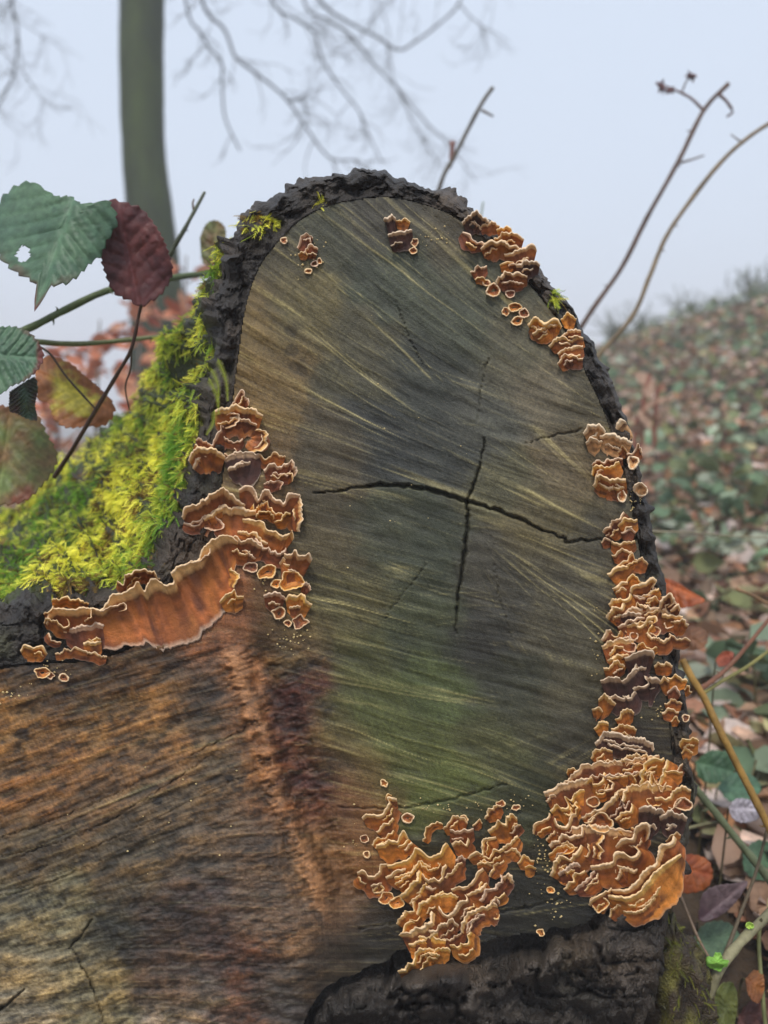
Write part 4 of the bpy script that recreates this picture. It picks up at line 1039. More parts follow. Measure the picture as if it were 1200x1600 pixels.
fungus('short stack of brown frills crossing the dark slit on the right', [
    ([(942, 832), (952, 820), (965, 811), (975, 800)], 24, .35), ([(965, 821), (974, 811), (985, 812), (996, 812)], 26, .45), ([(946, 837), (952, 828), (960, 828)], 16, .3), ([(939, 847), (947, 842), (955, 845)], 14, .3), ([(955, 847), (976, 849), (992, 844)], 22, .35),
    ([(956, 868), (970, 860), (987, 862)], 20, .3), ([(970, 832), (982, 826), (993, 832)], 18, .35)])
fungus('dark reddish fungus fringe on the upper right bark rim', [
    ([(722, 349), (730, 340), (743, 330), (753, 337), (764, 348)], 32, 2), ([(723, 362), (740, 374), (758, 383)], 22, .2), ([(750, 355), (770, 347), (781, 354)], 20, .2), ([(776, 361), (790, 353), (801, 364)], 22, .3), ([(772, 374), (790, 363), (807, 367), (819, 374)], 25, .25),
    ([(751, 389), (767, 377), (790, 380), (811, 388)], 28, .1), ([(788, 399), (813, 390), (833, 383), (839, 391)], 32, .2), ([(806, 415), (827, 407), (844, 414)], 30, 2), ([(781, 415), (797, 407), (805, 416)], 18, .3), ([(775, 442), (787, 427), (803, 427), (824, 431)], 28, .2)])
fungus('little spray of pinkish cups dropping below the dark reddish fringe', [([(735, 425), (747, 417), (761, 417)], 18, .3), ([(742, 437), (752, 431), (760, 438)], 12, .3)],
       [(770, 453, 9, 11, .2), (797, 460, 8, 6, .4), (805, 480, 9, 7, .5), (818, 489, 8, 7, .5), (808, 501, 8, 6, .6), (790, 487, 5, 6, .4), (760, 442, 6, 5, .4)])
fungus('bright orange frills on the shoulder of the log below a moss tuft', [
    ([(825, 509), (837, 495), (850, 507), (867, 497), (878, 511)], 30, .55, {'amp': 1.2}), ([(876, 499), (887, 490), (901, 498)], 24, .7), ([(832, 522), (853, 510), (871, 507)], 24, .5), ([(878, 525), (893, 515), (908, 518)], 22, .45),
    ([(858, 542), (870, 527), (890, 530), (911, 527)], 26, .5), ([(871, 552), (890, 543), (911, 541)], 24, .5), ([(871, 569), (883, 553), (897, 557), (911, 561)], 24, .45)])
fungus('small dark oval fungus patch with orange crest under the top of the bark', [([(599, 345), (610, 337), (619, 341)], 36, 2), ([(606, 367), (625, 362), (644, 360)], 30, 2), ([(618, 347), (630, 341), (641, 348)], 18, .85)], [(645, 392, 6, 5, .4), (648, 378, 5, 6, .4)])
fungus('tiny cluster of red-brown fungus scales near the upper left bark', [([(464, 387), (474, 370), (482, 364), (489, 372)], 22, .1), ([(474, 396), (485, 382), (497, 389)], 20, .1), ([(466, 398), (473, 392), (482, 399)], 12, .2)], [(443, 376, 5, 5, .3), (491, 412, 5, 4, .3), (482, 424, 5, 4, .4), (499, 408, 4, 4, .4)])
# pin-prick young fruit bodies: far too many and small to tell apart
a = Acc()
rs = np.random.default_rng(77)
oct_v = np.array([(1, 0, 0), (-1, 0, 0), (0, 1, 0), (0, -1, 0), (0, 0, 1), (0, 0, -1)], float)
oct_f = np.array([(0, 2, 4), (2, 1, 4), (1, 3, 4), (3, 0, 4), (2, 0, 5), (1, 2, 5), (3, 1, 5), (0, 3, 5)])
for (cx_, cy_, sx_, sy_, n_) in [(460, 1000, 26, 22, 36), (30, 1088, 26, 14, 26), (85, 1045, 22, 14, 12), (845, 1340, 14, 34, 34), (860, 1420, 22, 22, 22), (690, 1262, 60, 8, 26), (480, 395, 36, 26, 22), (815, 1255, 24, 12, 14),
                                 (930, 1250, 10, 60, 16), (1015, 1115, 26, 12, 14), (990, 780, 14, 18, 26), (410, 915, 12, 12, 10), (690, 375, 22, 14, 22), (930, 1000, 6, 60, 14), (600, 700, 160, 200, 14), (560, 1300, 14, 40, 8), (240, 1250, 160, 90, 16)]:
    for _ in range(n_):
        x_, y_ = cx_ + rs.normal(0, sx_ * .6), cy_ + rs.normal(0, sy_ * .6)
        r_ = rs.uniform(.6, 1.9) * K * (1.5 if rs.random() < .12 else 1)
        p = P(x_, y_, float(face_depth(x_, y_)) - .0007)
        a.add(p + oct_v * r_ * np.array([1.1, .8, .9]), oct_f, lin((225, 200, 140)) * rs.uniform(.6, 1.1))
tag(a.build('fungus_specks', M_FUNGUS), 'scatter of pin-prick pale young fungus specks on the sawn wood', 'fungus', kind='stuff')
# ------------------------------------------------------------------ leaves and canes near the log
def leaf_mesh(outline, hub, base, tip, depth, tilt=(0, 0), curl=0., colfn=None, hole=None, rings=26, na=150, pleat=.0011, nveins=8, serr=.035, seed=0, crop=None):
    """leaf blade: outline / hub / midrib in photograph pixels at its own distance; pleated between side veins"""
    o = np.asarray(outline, float)
    if crop: o = o * crop[0] + np.array(crop[1:]); hub, base, tip = (np.asarray(q, float) * crop[0] + np.array(crop[1:]) for q in (hub, base, tip))
    hub, base, tip = (np.asarray(q, float) for q in (hub, base, tip))
    if crop and hole: hole = (hole[0] * crop[0] + crop[1], hole[1] * crop[0] + crop[2], hole[2] * crop[0])
    v = np.vstack([o, o[:1]])
    c = spline(v, 2.0)[:-1]
    th = np.unwrap(np.arctan2(c[:, 1] - hub[1], c[:, 0] - hub[0]))
    if th[-1] < th[0]: c, th = c[::-1], th[::-1]
    rr = np.hypot(*(c - hub).T)
    A = np.linspace(0, 2 * np.pi, na, endpoint=False)
    od = np.argsort(th % (2 * np.pi))
    R = np.interp(A, (th % (2 * np.pi))[od], rr[od], period=2 * np.pi)
    saw = (np.arange(na) % 5) / 5.0
    R = R * (1 + serr * (saw - .5) * 2)
    f = np.linspace(0, 1, rings) ** .8
    x = hub[0] + f[:, None] * R * np.cos(A); y = hub[1] + f[:, None] * R * np.sin(A)
    ax = tip - base; L = np.linalg.norm(ax); ax = ax / L
    pr = np.array([-ax[1], ax[0]])
    u = ((x - base[0]) * ax[0] + (y - base[1]) * ax[1]) / L
    wv = ((x - base[0]) * pr[0] + (y - base[1]) * pr[1]) / L
    ph = (u - .75 * np.abs(wv) + .25 * np.abs(wv) ** 2) * nveins
    vein = np.abs(((ph + .5) % 1) - .5) * 2                         # 0 on a side vein
    mid = np.exp(-(wv * L / 4) ** 2)
    sidev = np.exp(-(vein * L / nveins / 2 / 2.2) ** 2)
    sub = noise(u * 30, wv * 30, 0, seed + 3)
    kk = depth / F
    hgt = pleat * (np.sin(vein * np.pi / 2) * 1.0 - .5) * np.clip(np.abs(wv) * 10, .2, 1) - .0012 * mid + .00035 * sub
    hgt = hgt + curl * ((wv * L * kk) ** 2) / .02 + .004 * fbm(u * 2.2, wv * 2.2, 0, seed, 2)
    d = depth - hgt + tilt[0] * (x - hub[0]) * kk + tilt[1] * (y - hub[1]) * kk
    V_ = P(x, y, d)
    e = f[:, None] * np.ones(na)
    C_ = colfn(u, wv, e, x, y) * np.ones(x.shape + (1,))
    C_ = C_ * (1 + .35 * np.clip(mid + .6 * sidev, 0, 1)[..., None]) * (1 + .2 * sub[..., None])
    q = gridfaces(rings, na + 0)
    wrap = np.array([(i * na + na - 1, (i + 1) * na + na - 1, (i + 1) * na, i * na) for i in range(rings - 1)])
    Fq = np.vstack([q, wrap])
    if hole:
        cxs = x.ravel()[Fq].mean(1); cys = y.ravel()[Fq].mean(1)
        dd = np.hypot((cxs - hole[0]), (cys - hole[1]) * .8) + 2.0 * noise(cxs / 5, cys / 5, 0, 4)
        Fq = Fq[dd > hole[2]]
    return V_.reshape(-1, 3), Fq, np.clip(C_, .005, .8).reshape(-1, 3)


def mixc(a, b, k):
    k = np.clip(k, 0, 1)[..., None]
    return lin(a) * (1 - k) + lin(b) * k


def blade(parent, name, *args, **kw):
    V_, F_, C_ = leaf_mesh(*args, **kw)
    o = mesh(name, V_, F_, M_LEAF, parent, col=C_)
    md = o.modifiers.new('thick', 'SOLIDIFY'); md.thickness = .00035; md.offset = 0
    return o


def cane(parent, name, pts, r0, r1, col, step=5, thorns=0, seed=0, nodes=0, rough=.12):
    """pts: px, py, distance; radii in metres; thorns stand on the cane itself"""
    c = spline(pts, step)
    pw = P(c[:, 0], c[:, 1], c[:, 2])
    n = len(pw)
    rad = np.linspace(r0, r1, n)
    a = Acc()
    r = np.random.default_rng(seed + 900)
    Vt, Ft = tube(pw, rad * (1 + .08 * noise(np.arange(n) / 4, 0, 0, seed)), 10, seed, rough)
    cc = lin(col) * (1 + .35 * fbm(np.arange(len(Vt)) / 60, 0, 0, seed, 2))[:, None]
    a.add(Vt, Ft, cc)
    for i in r.integers(1, n - 1, thorns):
        tg = pw[min(i + 1, n - 1)] - pw[i - 1]; tg /= np.linalg.norm(tg)
        nv = np.cross(tg, r.normal(0, 1, 3)); nv /= np.linalg.norm(nv)
        nv = nv - FWD * (nv @ FWD) * .6
        p0 = pw[i] + nv * rad[i] * .7
        L = rad[i] * r.uniform(1.4, 2.6)
        pt = np.array([p0, p0 + nv * L * .6 - tg * L * .05, p0 + nv * L - tg * L * .35])
        Vt, Ft = tube(pt, np.array([rad[i] * .5, rad[i] * .22, rad[i] * .03]), 5)
        a.add(Vt, Ft, lin(col) * .8)
    return a.build(name, M_CANE, parent)


# --- bramble on the left of the log
BR = thing('bramble', 'bramble shoot with large green, purple and yellow leaves beside the mossy flank', 'bramble')
C1 = (500 / 1200, 0, 250)
C2 = (500 / 1200, 0, 600)
cane(BR, 'stem', [(-60, 560, .60), (45, 513, .62), (100, 485, .64), (165, 455, .66), (230, 440, .70), (300, 430, .76), (360, 425, .84)], .0030, .0026, (84, 96, 58), thorns=7, seed=1)
cane(BR, 'stem', [(-40, 520, .60), (50, 533, .62), (130, 537, .66), (250, 526, .74), (330, 520, .84)], .0022, .0020, (112, 116, 78), thorns=3, seed=2)
cane(BR, 'stem', [(85, 745, .66), (112, 704, .64), (150, 640, .62), (180, 590, .61), (205, 545, .60), (218, 488, .59), (222, 474, .585)], .0019, .0011, (74, 52, 44), thorns=3, seed=3)
cane(BR, 'twig', [(205, 545, .60), (204, 575, .61), (196, 605, .62), (202, 640, .64)], .0008, .0005, (90, 70, 60), seed=4)
cane(BR, 'twig', [(60, 540, .60), (80, 555, .605), (105, 590, .61), (150, 640, .62)], .0009, .0008, (80, 62, 50), seed=5)


def c_green(u, v, e, x, y):
    k = sstep(.80, 1.02, u + .25 * fbm(x / 22, y / 22, 0, 3, 2)) * .8 + .6 * sstep(.86, 1.0, e + .12 * noise(x / 14, y / 14, 0, 8)) * sstep(.5, .8, u)
    g = mixc((74, 104, 84), (98, 128, 96), .5 + .6 * fbm(x / 30, y / 30, 0, 1, 3))
    return g * (1 - np.clip(k, 0, 1)[..., None]) + lin((104, 56, 50)) * np.clip(k, 0, 1)[..., None]


def c_purple(u, v, e, x, y):
    return mixc((82, 46, 50), (112, 60, 56), .5 + .6 * fbm(x / 24, y / 24, 0, 2, 3))


def c_yellow(u, v, e, x, y):
    k = sstep(.45, .85, e + .45 * fbm(x / 26, y / 20, 0, 12, 3))
    return mixc((190, 176, 66), (150, 78, 50), k - .12)


def c_olive(u, v, e, x, y):
    k = .5 + .8 * fbm(x / 34, y / 34, 0, 13, 3) + .45 * sstep(.6, 1, e)
    return mixc((116, 130, 74), (128, 76, 54), k - .3)


def c_dark(u, v, e, x, y):
    return mixc((88, 104, 88), (96, 68, 70), .5 + .8 * fbm(x / 20, y / 20, 0, 14, 2))


def solid(a, b, seed=1):
    return lambda u, v, e, x, y: mixc(a, b, .5 + .8 * fbm(x / 22, y / 22, 0, seed, 3))


tag(blade(BR, 'leaf', [(5, 140), (60, 95), (120, 80), (170, 110), (215, 135), (265, 135), (300, 160), (350, 160), (400, 150), (430, 185), (440, 240), (400, 310), (380, 360), (350, 380), (320, 410), (290, 440),
                   (250, 465), (195, 475), (170, 510), (130, 562), (128, 520), (140, 480), (110, 450), (60, 425), (30, 400), (0, 370), (-30, 300), (-30, 210)], (215, 260), (275, 150), (135, 560), .56,
      tilt=(-.15, -.35), curl=-.25, colfn=c_green, hole=(88, 355, 25), crop=C1, seed=1, pleat=.0017), 'large blue-green leaf with a hole and browned tip')
tag(blade(BR, 'leaf', [(385, 150), (430, 148), (480, 162), (530, 180), (580, 240), (615, 300), (640, 370), (647, 430), (610, 500), (570, 530), (525, 552), (490, 530), (440, 510), (415, 480), (395, 430), (378, 370),
                   (385, 320), (400, 260), (400, 200)], (510, 350), (522, 550), (440, 148), .582, tilt=(.2, .1), curl=.15, colfn=c_purple, crop=C1, seed=2, nveins=7, pleat=.0008), 'dark purple-brown rounded leaf')
tag(blade(BR, 'leaf', [(-110, 660), (-50, 632), (0, 625), (60, 625), (110, 645), (150, 690), (165, 740), (140, 790), (90, 830), (40, 850), (0, 880), (-60, 870), (-120, 780)], (30, 740), (-120, 720), (165, 745), .555,
      tilt=(.1, -.3), colfn=c_green, crop=C1, seed=3, pleat=.0016), 'blue-green pleated leaf')
tag(blade(BR, 'leaf', [(125, 760), (180, 735), (260, 760), (320, 810), (380, 860), (430, 920), (420, 970), (380, 1000), (320, 1000), (250, 1005), (200, 970), (180, 910), (140, 895)], (280, 880), (405, 930), (130, 790), .645,
      tilt=(.1, -.4), colfn=c_yellow, crop=C1, seed=4, nveins=6), 'yellowing leaf with red margins')
tag(blade(BR, 'leaf', [(-120, 110), (-40, 88), (30, 80), (90, 88), (140, 115), (180, 190), (215, 260), (205, 320), (160, 380), (110, 430), (50, 452), (-40, 450), (-120, 400)], (40, 270), (40, 100), (-10, 450), .60,
      tilt=(.1, -.2), colfn=c_olive, crop=C2, seed=5, nveins=6, pleat=.0007), 'brown and olive mottled leaf')
tag(blade(BR, 'leaf', [(35, 870), (80, 840), (130, 815), (142, 860), (132, 920), (140, 975), (100, 970), (60, 950), (35, 940)], (85, 900), (90, 835), (110, 970), .575, tilt=(.6, 0), colfn=c_dark, crop=C1, seed=6, pleat=.0018, nveins=9), 'small folded grey-purple leaf')

TW = thing('bramble_twig', 'short bare twig with one bud spur standing behind the purple leaf', 'twig')
cane(TW, 'stem', [(230, 470, .72), (266, 398, .70), (290, 355, .69), (320, 300, .69)], .0024, .0014, (88, 92, 74), seed=7, thorns=2)
cane(TW, 'spur', [(303, 330, .69), (301, 318, .69), (303, 311, .69)], .0011, .0007, (96, 80, 66), seed=8)
LV = thing('bramble_leaf', 'small red and green leaf peeping over the bark behind the log', 'leaf')
blade(LV, 'leaf', [(312, 372), (322, 350), (338, 344), (352, 356), (352, 380), (345, 405), (330, 416), (316, 408)], (333, 378), (330, 416), (340, 344), .80, colfn=solid((120, 60, 50), (104, 116, 66), 5), seed=9, nveins=5)
cane(LV, 'stalk', [(330, 416, .80), (335, 460, .82), (345, 520, .84)], .0012, .0012, (110, 80, 60), seed=9)

# --- canes standing behind the log
TH = thing('bramble_cane', 'leafless thorny bramble cane behind the log ending in a dried flower cluster', 'cane')
cane(TH, 'stem', [(560, 1190, 1.16), (700, 900, 1.14), (820, 660, 1.12), (915, 500, 1.1), (970, 420, 1.1), (1012, 338, 1.1), (1060, 252, 1.1), (1100, 172, 1.1), (1138, 131, 1.1)], .0042, .0030, (92, 70, 58), thorns=26, seed=11)
cane(TH, 'side_shoot', [(1100, 173, 1.1), (1080, 154, 1.1), (1058, 142, 1.1), (1036, 133, 1.1)], .0020, .0012, (100, 72, 60), seed=12)
cane(TH, 'side_shoot', [(1066, 143, 1.1), (1072, 128, 1.1), (1080, 118, 1.1)], .0012, .0009, (100, 72, 60), seed=13)
cane(TH, 'side_shoot', [(1064, 254, 1.1), (1082, 249, 1.1), (1100, 243, 1.1)], .0017, .0009, (96, 76, 60), seed=14, thorns=2)
cane(TH, 'withered_leaf', [(1121, 146, 1.1), (1133, 156, 1.1), (1139, 164, 1.1), (1145, 174, 1.1), (1136, 182, 1.1)], .0022, .0014, (92, 66, 58), seed=15, rough=.5)
for (x_, y_, r_) in [(1036, 134, 15), (1046, 140, 10), (1081, 118, 11)]:
    a = Acc()
    rr_ = np.random.default_rng(int(x_))
    for q in range(11):
        an = rr_.uniform(0, 6.28); ln_ = r_ * rr_.uniform(.5, 1)
        p = np.array([P(x_, y_, 1.1), P(x_ + .5 * ln_ * math.cos(an), y_ + .5 * ln_ * math.sin(an), 1.1 + rr_.uniform(-.008, .008)), P(x_ + ln_ * math.cos(an + .3), y_ + ln_ * math.sin(an + .3), 1.1 + rr_.uniform(-.012, .012))])
        Vt, Ft = tube(p, np.array([.0022, .0019, .0006]), 5)
        a.add(Vt, Ft, lin((110, 78, 78)) * rr_.uniform(.6, 1.2))
    a.build('dried_flower', M_CANE, TH)
TH2 = thing('bramble_cane', 'bare thorny bramble cane arching away to the right behind the log', 'cane')
cane(TH2, 'stem', [(560, 1150, 1.1), (700, 850, 1.08), (860, 650, 1.06), (935, 556, 1.05), (988, 494, 1.05), (1015, 432, 1.05), (1042, 368, 1.05), (1085, 305, 1.05), (1125, 255, 1.05), (1160, 222, 1.05), (1200, 194, 1.05), (1290, 140, 1.05)], .0038, .0026, (120, 102, 76), thorns=20, seed=21)
cane(TH2, 'spur', [(1160, 223, 1.05), (1150, 216, 1.05), (1142, 210, 1.05)], .0013, .0008, (110, 90, 70), seed=22)
TH3 = thing('bramble_cane', 'slim bare bramble cane with a forked tip behind the crown of the log', 'cane')
cane(TH3, 'stem', [(560, 1000, 1.2), (640, 500, 1.15), (685, 300, 1.12), (710, 245, 1.12), (735, 195, 1.12), (755, 158, 1.12), (770, 137, 1.12)], .0038, .0028, (86, 78, 66), thorns=8, seed=23)
cane(TH3, 'spur', [(752, 172, 1.12), (762, 177, 1.12), (771, 182, 1.12)], .0022, .0012, (104, 90, 70), seed=24)
cane(TH3, 'bud', [(704, 262, 1.12), (705, 248, 1.12), (706, 236, 1.12), (707, 222, 1.12)], .0016, .0042, (120, 84, 76), seed=25, rough=.9)
TH4 = thing('bramble_cane', 'tiny green cane tip poking over the dark reddish fungus fringe', 'cane')
cane(TH4, 'stem', [(700, 800, 1.1), (742, 420, 1.05), (751, 345, 1.03), (755, 316, 1.03)], .0022, .0010, (110, 120, 90), seed=26)

# --- bramble tangle low on the right
TR = thing('bramble_cane', 'forked green and orange bramble cane leaning beside the right edge of the log', 'cane')
cane(TR, 'stem', [(1066, 1030, .66), (1080, 1058, .655), (1101, 1092, .65), (1126, 1145, .64), (1154, 1199, .635), (1177, 1244, .63), (1210, 1310, .62), (1260, 1420, .60), (1320, 1600, .60), (1360, 1760, .62)], .0030, .0030, (146, 112, 54), thorns=6, seed=31)
cane(TR, 'side_shoot', [(1092, 1077, .652), (1110, 1066, .66), (1140, 1040, .68), (1175, 1000, .70), (1215, 950, .72)], .0022, .0014, (124, 82, 60), seed=32, thorns=3)
cane(TR, 'side_shoot', [(1096, 1085, .652), (1125, 1066, .67), (1170, 1040, .69), (1230, 995, .71)], .0018, .0012, (130, 124, 70), seed=33)
TR2 = thing('bramble_cane', 'straight grey-green bramble cane slanting down from behind the rounded fungus rosette', 'cane')
cane(TR2, 'stem', [(1020, 1160, .72), (1078, 1222, .70), (1110, 1260, .69), (1150, 1310, .68), (1200, 1372, .66), (1270, 1470, .65), (1340, 1640, .66)], .0034, .0032, (104, 112, 80), thorns=8, seed=34)
cane(TR2, 'side_shoot', [(1060, 1298, .71), (1100, 1288, .70), (1128, 1284, .69)], .0016, .0012, (150, 145, 110), seed=35)
TR3 = thing('bramble_cane', 'thick grey-brown bramble cane with a bright new leaf at the foot of the log', 'cane')
cane(TR3, 'stem', [(1050, 1690, .55), (1082, 1605, .55), (1104, 1560, .55), (1124, 1516, .55), (1150, 1480, .56), (1200, 1430, .58), (1280, 1360, .62)], .0033, .0034, (132, 126, 96), thorns=5, seed=36)
tag(blade(TR3, 'leaf', [(1102, 1500), (1106, 1493), (1113, 1496), (1118, 1488), (1127, 1490), (1130, 1499), (1139, 1501), (1136, 1510), (1128, 1513), (1127, 1519), (1116, 1515), (1105, 1510)], (1120, 1504), (1120, 1516), (1121, 1488), .542, colfn=solid((104, 158, 58), (140, 186, 80), 3), seed=31, na=60, rings=8, nveins=4, serr=.06, pleat=.0008), 'bright lime-green new leaf')
tag(blade(TR3, 'leaf', [(1164, 1447), (1168, 1441), (1176, 1443), (1178, 1449), (1170, 1452)], (1171, 1447), (1164, 1449), (1178, 1446), .565, colfn=solid((170, 205, 90), (180, 210, 100), 3), seed=32, na=30, rings=5, nveins=3), 'pale green bud leaf')
TR4 = thing('bramble_twig', 'thin brown twig crossing the orange leaf beside the rounded rosette', 'twig')
cane(TR4, 'stem', [(1048, 1382, .60), (1062, 1398, .60), (1078, 1436, .59), (1092, 1468, .58), (1110, 1500, .57)], .0013, .0010, (120, 100, 82), seed=37, thorns=2)
TR5 = thing('bramble_twig', 'upright olive twig rising in front of the dried brown leaf', 'twig')
cane(TR5, 'stem', [(1200, 1640, .60), (1192, 1560, .61), (1186, 1480, .62), (1188, 1440, .62)], .0018, .0014, (126, 128, 84), seed=38)
TR6 = thing('bramble_twig', 'dark twig rising from the thick cane toward the purple leaf', 'twig')
cane(TR6, 'stem', [(1130, 1500, .60), (1160, 1420, .62), (1182, 1360, .63), (1200, 1290, .64)], .0016, .0010, (92, 80, 62), seed=39)
TR7 = thing('bramble_twig', 'fine pale stalk stretched sideways below the dark slit crack', 'twig')
cane(TR7, 'stem', [(1000, 830, .75), (1080, 832, .80), (1150, 838, .86), (1260, 842, .95)], .0009, .0008, (140, 130, 105), seed=40)
TR8 = thing('bramble_twig', 'brown twig reaching in above the forked cane', 'twig')
cane(TR8, 'stem', [(1150, 920, .80), (1175, 930, .80), (1205, 946, .80), (1290, 985, .8)], .0018, .0014, (140, 108, 76), seed=41)

hero = [
    ('orange leaf wedged behind the rounded fungus rosette', [(1052, 1352), (1066, 1336), (1090, 1336), (1108, 1346), (1114, 1368), (1104, 1388), (1078, 1396), (1056, 1390)], .66, ((164, 92, 46), (138, 66, 36))),
    ('dull purple drooping leaf beside the orange one', [(1090, 1440), (1096, 1400), (1118, 1384), (1150, 1380), (1168, 1376), (1160, 1396), (1140, 1420), (1112, 1438)], .64, ((110, 92, 94), (84, 62, 70))),
    ('white-backed upturned leaf next to the slanting grey-green cane', [(1138, 1262), (1150, 1248), (1172, 1250), (1186, 1264), (1184, 1280), (1160, 1286), (1144, 1278)], .70, ((190, 184, 190), (158, 150, 158))),
    ('orange pointed leaf jutting out behind the frilled strip', [(1024, 904), (1050, 906), (1080, 924), (1102, 938), (1070, 950), (1036, 948), (1022, 930)], .74, ((178, 96, 46), (150, 74, 42))),
    ('round olive leaf at the very foot of the mossy root', [(1116, 1560), (1124, 1540), (1142, 1534), (1152, 1552), (1150, 1590), (1138, 1620), (1118, 1610)], .60, ((112, 116, 60), (92, 100, 52))),
    ('dried curled brown leaf hanging on the upright olive twig', [(1164, 1530), (1178, 1516), (1192, 1522), (1194, 1548), (1184, 1568), (1170, 1556)], .605, ((150, 96, 52), (112, 66, 40))),
    ('reddish-brown veined leaf lying under the upright olive twig', [(1152, 1590), (1170, 1566), (1200, 1560), (1225, 1580), (1220, 1620), (1180, 1630), (1156, 1616)], .62, ((120, 80, 72), (92, 58, 52))),
    ('small scarlet leaf between the two shoots of the forked cane', [(1118, 1030), (1130, 1018), (1146, 1020), (1142, 1036), (1124, 1042)], .76, ((160, 88, 62), (130, 64, 48))),
    ('brown leaf tucked under the frilled strip behind the log edge', [(1060, 985), (1085, 978), (1106, 990), (1100, 1012), (1074, 1016), (1058, 1004)], .78, ((134, 92, 62), (100, 66, 46))),
    ('green leaf behind the ruffled scrap of fungus', [(1086, 1190), (1112, 1172), (1140, 1180), (1146, 1206), (1120, 1224), (1092, 1216)], .80, ((92, 126, 92), (70, 100, 74))),
    ('green leaf above the white-backed upturned leaf', [(1120, 1230), (1142, 1208), (1172, 1210), (1190, 1232), (1170, 1250), (1140, 1252)], .82, ((98, 132, 100), (76, 106, 84))),
    ('grey-green leaf under the purple drooping leaf', [(1080, 1470), (1100, 1444), (1134, 1440), (1156, 1462), (1140, 1492), (1104, 1498)], .66, ((104, 126, 96), (80, 102, 78))),
    ('dark green leaf right of the straight slanting cane', [(1160, 1330), (1186, 1312), (1216, 1326), (1222, 1360), (1190, 1376), (1164, 1362)], .74, ((86, 116, 84), (64, 90, 66)))]
for q, (lb_, ol, dp_, (ca, cb_)) in enumerate(hero):
    ol = np.array(ol, float)
    t = thing('leaf', lb_, 'leaf')
    i0, i1 = 0, len(ol) // 2
    blade(t, 'leaf_blade', ol, ol.mean(0), ol[i0], ol[i1], dp_, tilt=(random.uniform(-.5, .5), random.uniform(-.9, -.2)), colfn=solid(ca, cb_, 40 + q), seed=50 + q, rings=14, na=80, nveins=5, pleat=.0009)
    e0 = ol[i0]
    gz = P(e0[0], e0[1], dp_)
    gd = np.array([gz[0] + .01, gz[1] + .03, float(ground_z(gz[0] + .01, gz[1] + .03)) - .01])
    pth = spline([gz, (gz + gd) / 2 + np.array([.01, .02, 0]), gd], .006)
    Vt, Ft = tube(pth, np.linspace(.0007, .0012, len(pth)), 6)
    mesh('stalk', Vt, Ft, M_CANE, t, col=np.broadcast_to(lin((100, 90, 60)), (len(Vt), 3)))
# ------------------------------------------------------------------ ground cover
def leaf_template(seed, toothed):
    r = np.random.default_rng(seed)
    m = 5
    y = np.linspace(0, 1, m)
    wv_ = np.sin(np.pi * np.clip(y, .0, 1) ** .8) ** .75 * (.36 if toothed else .30)
    wv_[0] = wv_[-1] = .01
    curl = r.uniform(-.5, .6)
    fold = r.uniform(-.2, .7)
    V_ = []
    for yy, ww in zip(y, wv_):
        for s in (-1, 0, 1):
            tooth = .03 * (1 if int(yy * 10) % 2 else -1) * abs(s) if toothed else 0
            V_.append((s * ww, yy + tooth + .04 * abs(s), fold * abs(s) * ww + curl * (yy - .3) ** 2 + .03 * math.sin(yy * 14) * abs(s)))
    V_ = np.array(V_) + r.normal(0, .025, (len(V_), 3))
    V_[:, 1] -= .5
    return V_, gridfaces(m, 3)


TB = [leaf_template(300 + q, False) for q in range(5)]
TG = [leaf_template(400 + q, True) for q in range(5)]


def orient(n, r, flat):
    """random frames: flat 0..1, how level the leaves lie"""
    up = np.tile([0, 0, 1.0], (n, 1)) + r.normal(0, 1 - flat, (n, 3))
    up /= np.linalg.norm(up, axis=1)[:, None]
    az = r.uniform(0, 2 * np.pi, n)
    f = np.stack([np.cos(az), np.sin(az), 0 * az], 1)
    f = f - up * (f * up).sum(1)[:, None]; f /= np.linalg.norm(f, axis=1)[:, None]
    s = np.cross(f, up)
    return s, f, up


PALB = [lin(c) for c in [(158, 126, 100), (174, 142, 120), (136, 106, 84), (186, 160, 144), (152, 108, 84), (122, 102, 84), (196, 178, 168), (164, 118, 82), (158, 150, 108), (132, 130, 98)]]
PALG = [lin(c) for c in [(100, 122, 92), (84, 104, 76), (126, 140, 114), (116, 120, 76), (146, 152, 132), (92, 100, 64)]]


def scatter(n, seed, xr, yr, tmpl, pal_, size, flat, lift, power=1.0, xmin=None):
    r = np.random.default_rng(seed)
    y = yr[0] + (yr[1] - yr[0]) * r.random(n) ** power
    x = xr[0] * np.ones(n) + r.random(n) * (xr[1] - xr[0])
    if xmin is not None:
        x = xmin(y) + r.random(n) ** .8 * (y * .62 + .12 - xmin(y))
    z = ground_z(x, y) + r.uniform(lift[0], lift[1], n)
    s, f, u = orient(n, r, flat)
    sz = r.uniform(size[0], size[1], n)
    ci_ = r.integers(0, len(pal_), n)
    cc = np.array(pal_)[ci_] * r.uniform(.7, 1.7, (n, 1))
    ti = r.integers(0, len(tmpl), n)
    return np.stack([x, y, z], 1), s, f, u, sz, cc, ti


def bake(sc, tmpl):
    pos, s, f, u, sz, cc, ti = sc
    a = Acc()
    for k, (tv, tf) in enumerate(tmpl):
        m = ti == k
        n = m.sum()
        if not n: continue
        V_ = pos[m][:, None] + sz[m][:, None, None] * (tv[None, :, :1] * s[m][:, None] + tv[None, :, 1:2] * f[m][:, None] + tv[None, :, 2:] * u[m][:, None])
        Fq = (tf[None] + (np.arange(n) * len(tv))[:, None, None]).reshape(-1, 4)
        vm = 1 + .25 * (np.abs(tv[:, 0]) < .01)
        a.add(V_.reshape(-1, 3), Fq, (cc[m][:, None] * vm[None, :, None]).reshape(-1, 3))
    return a


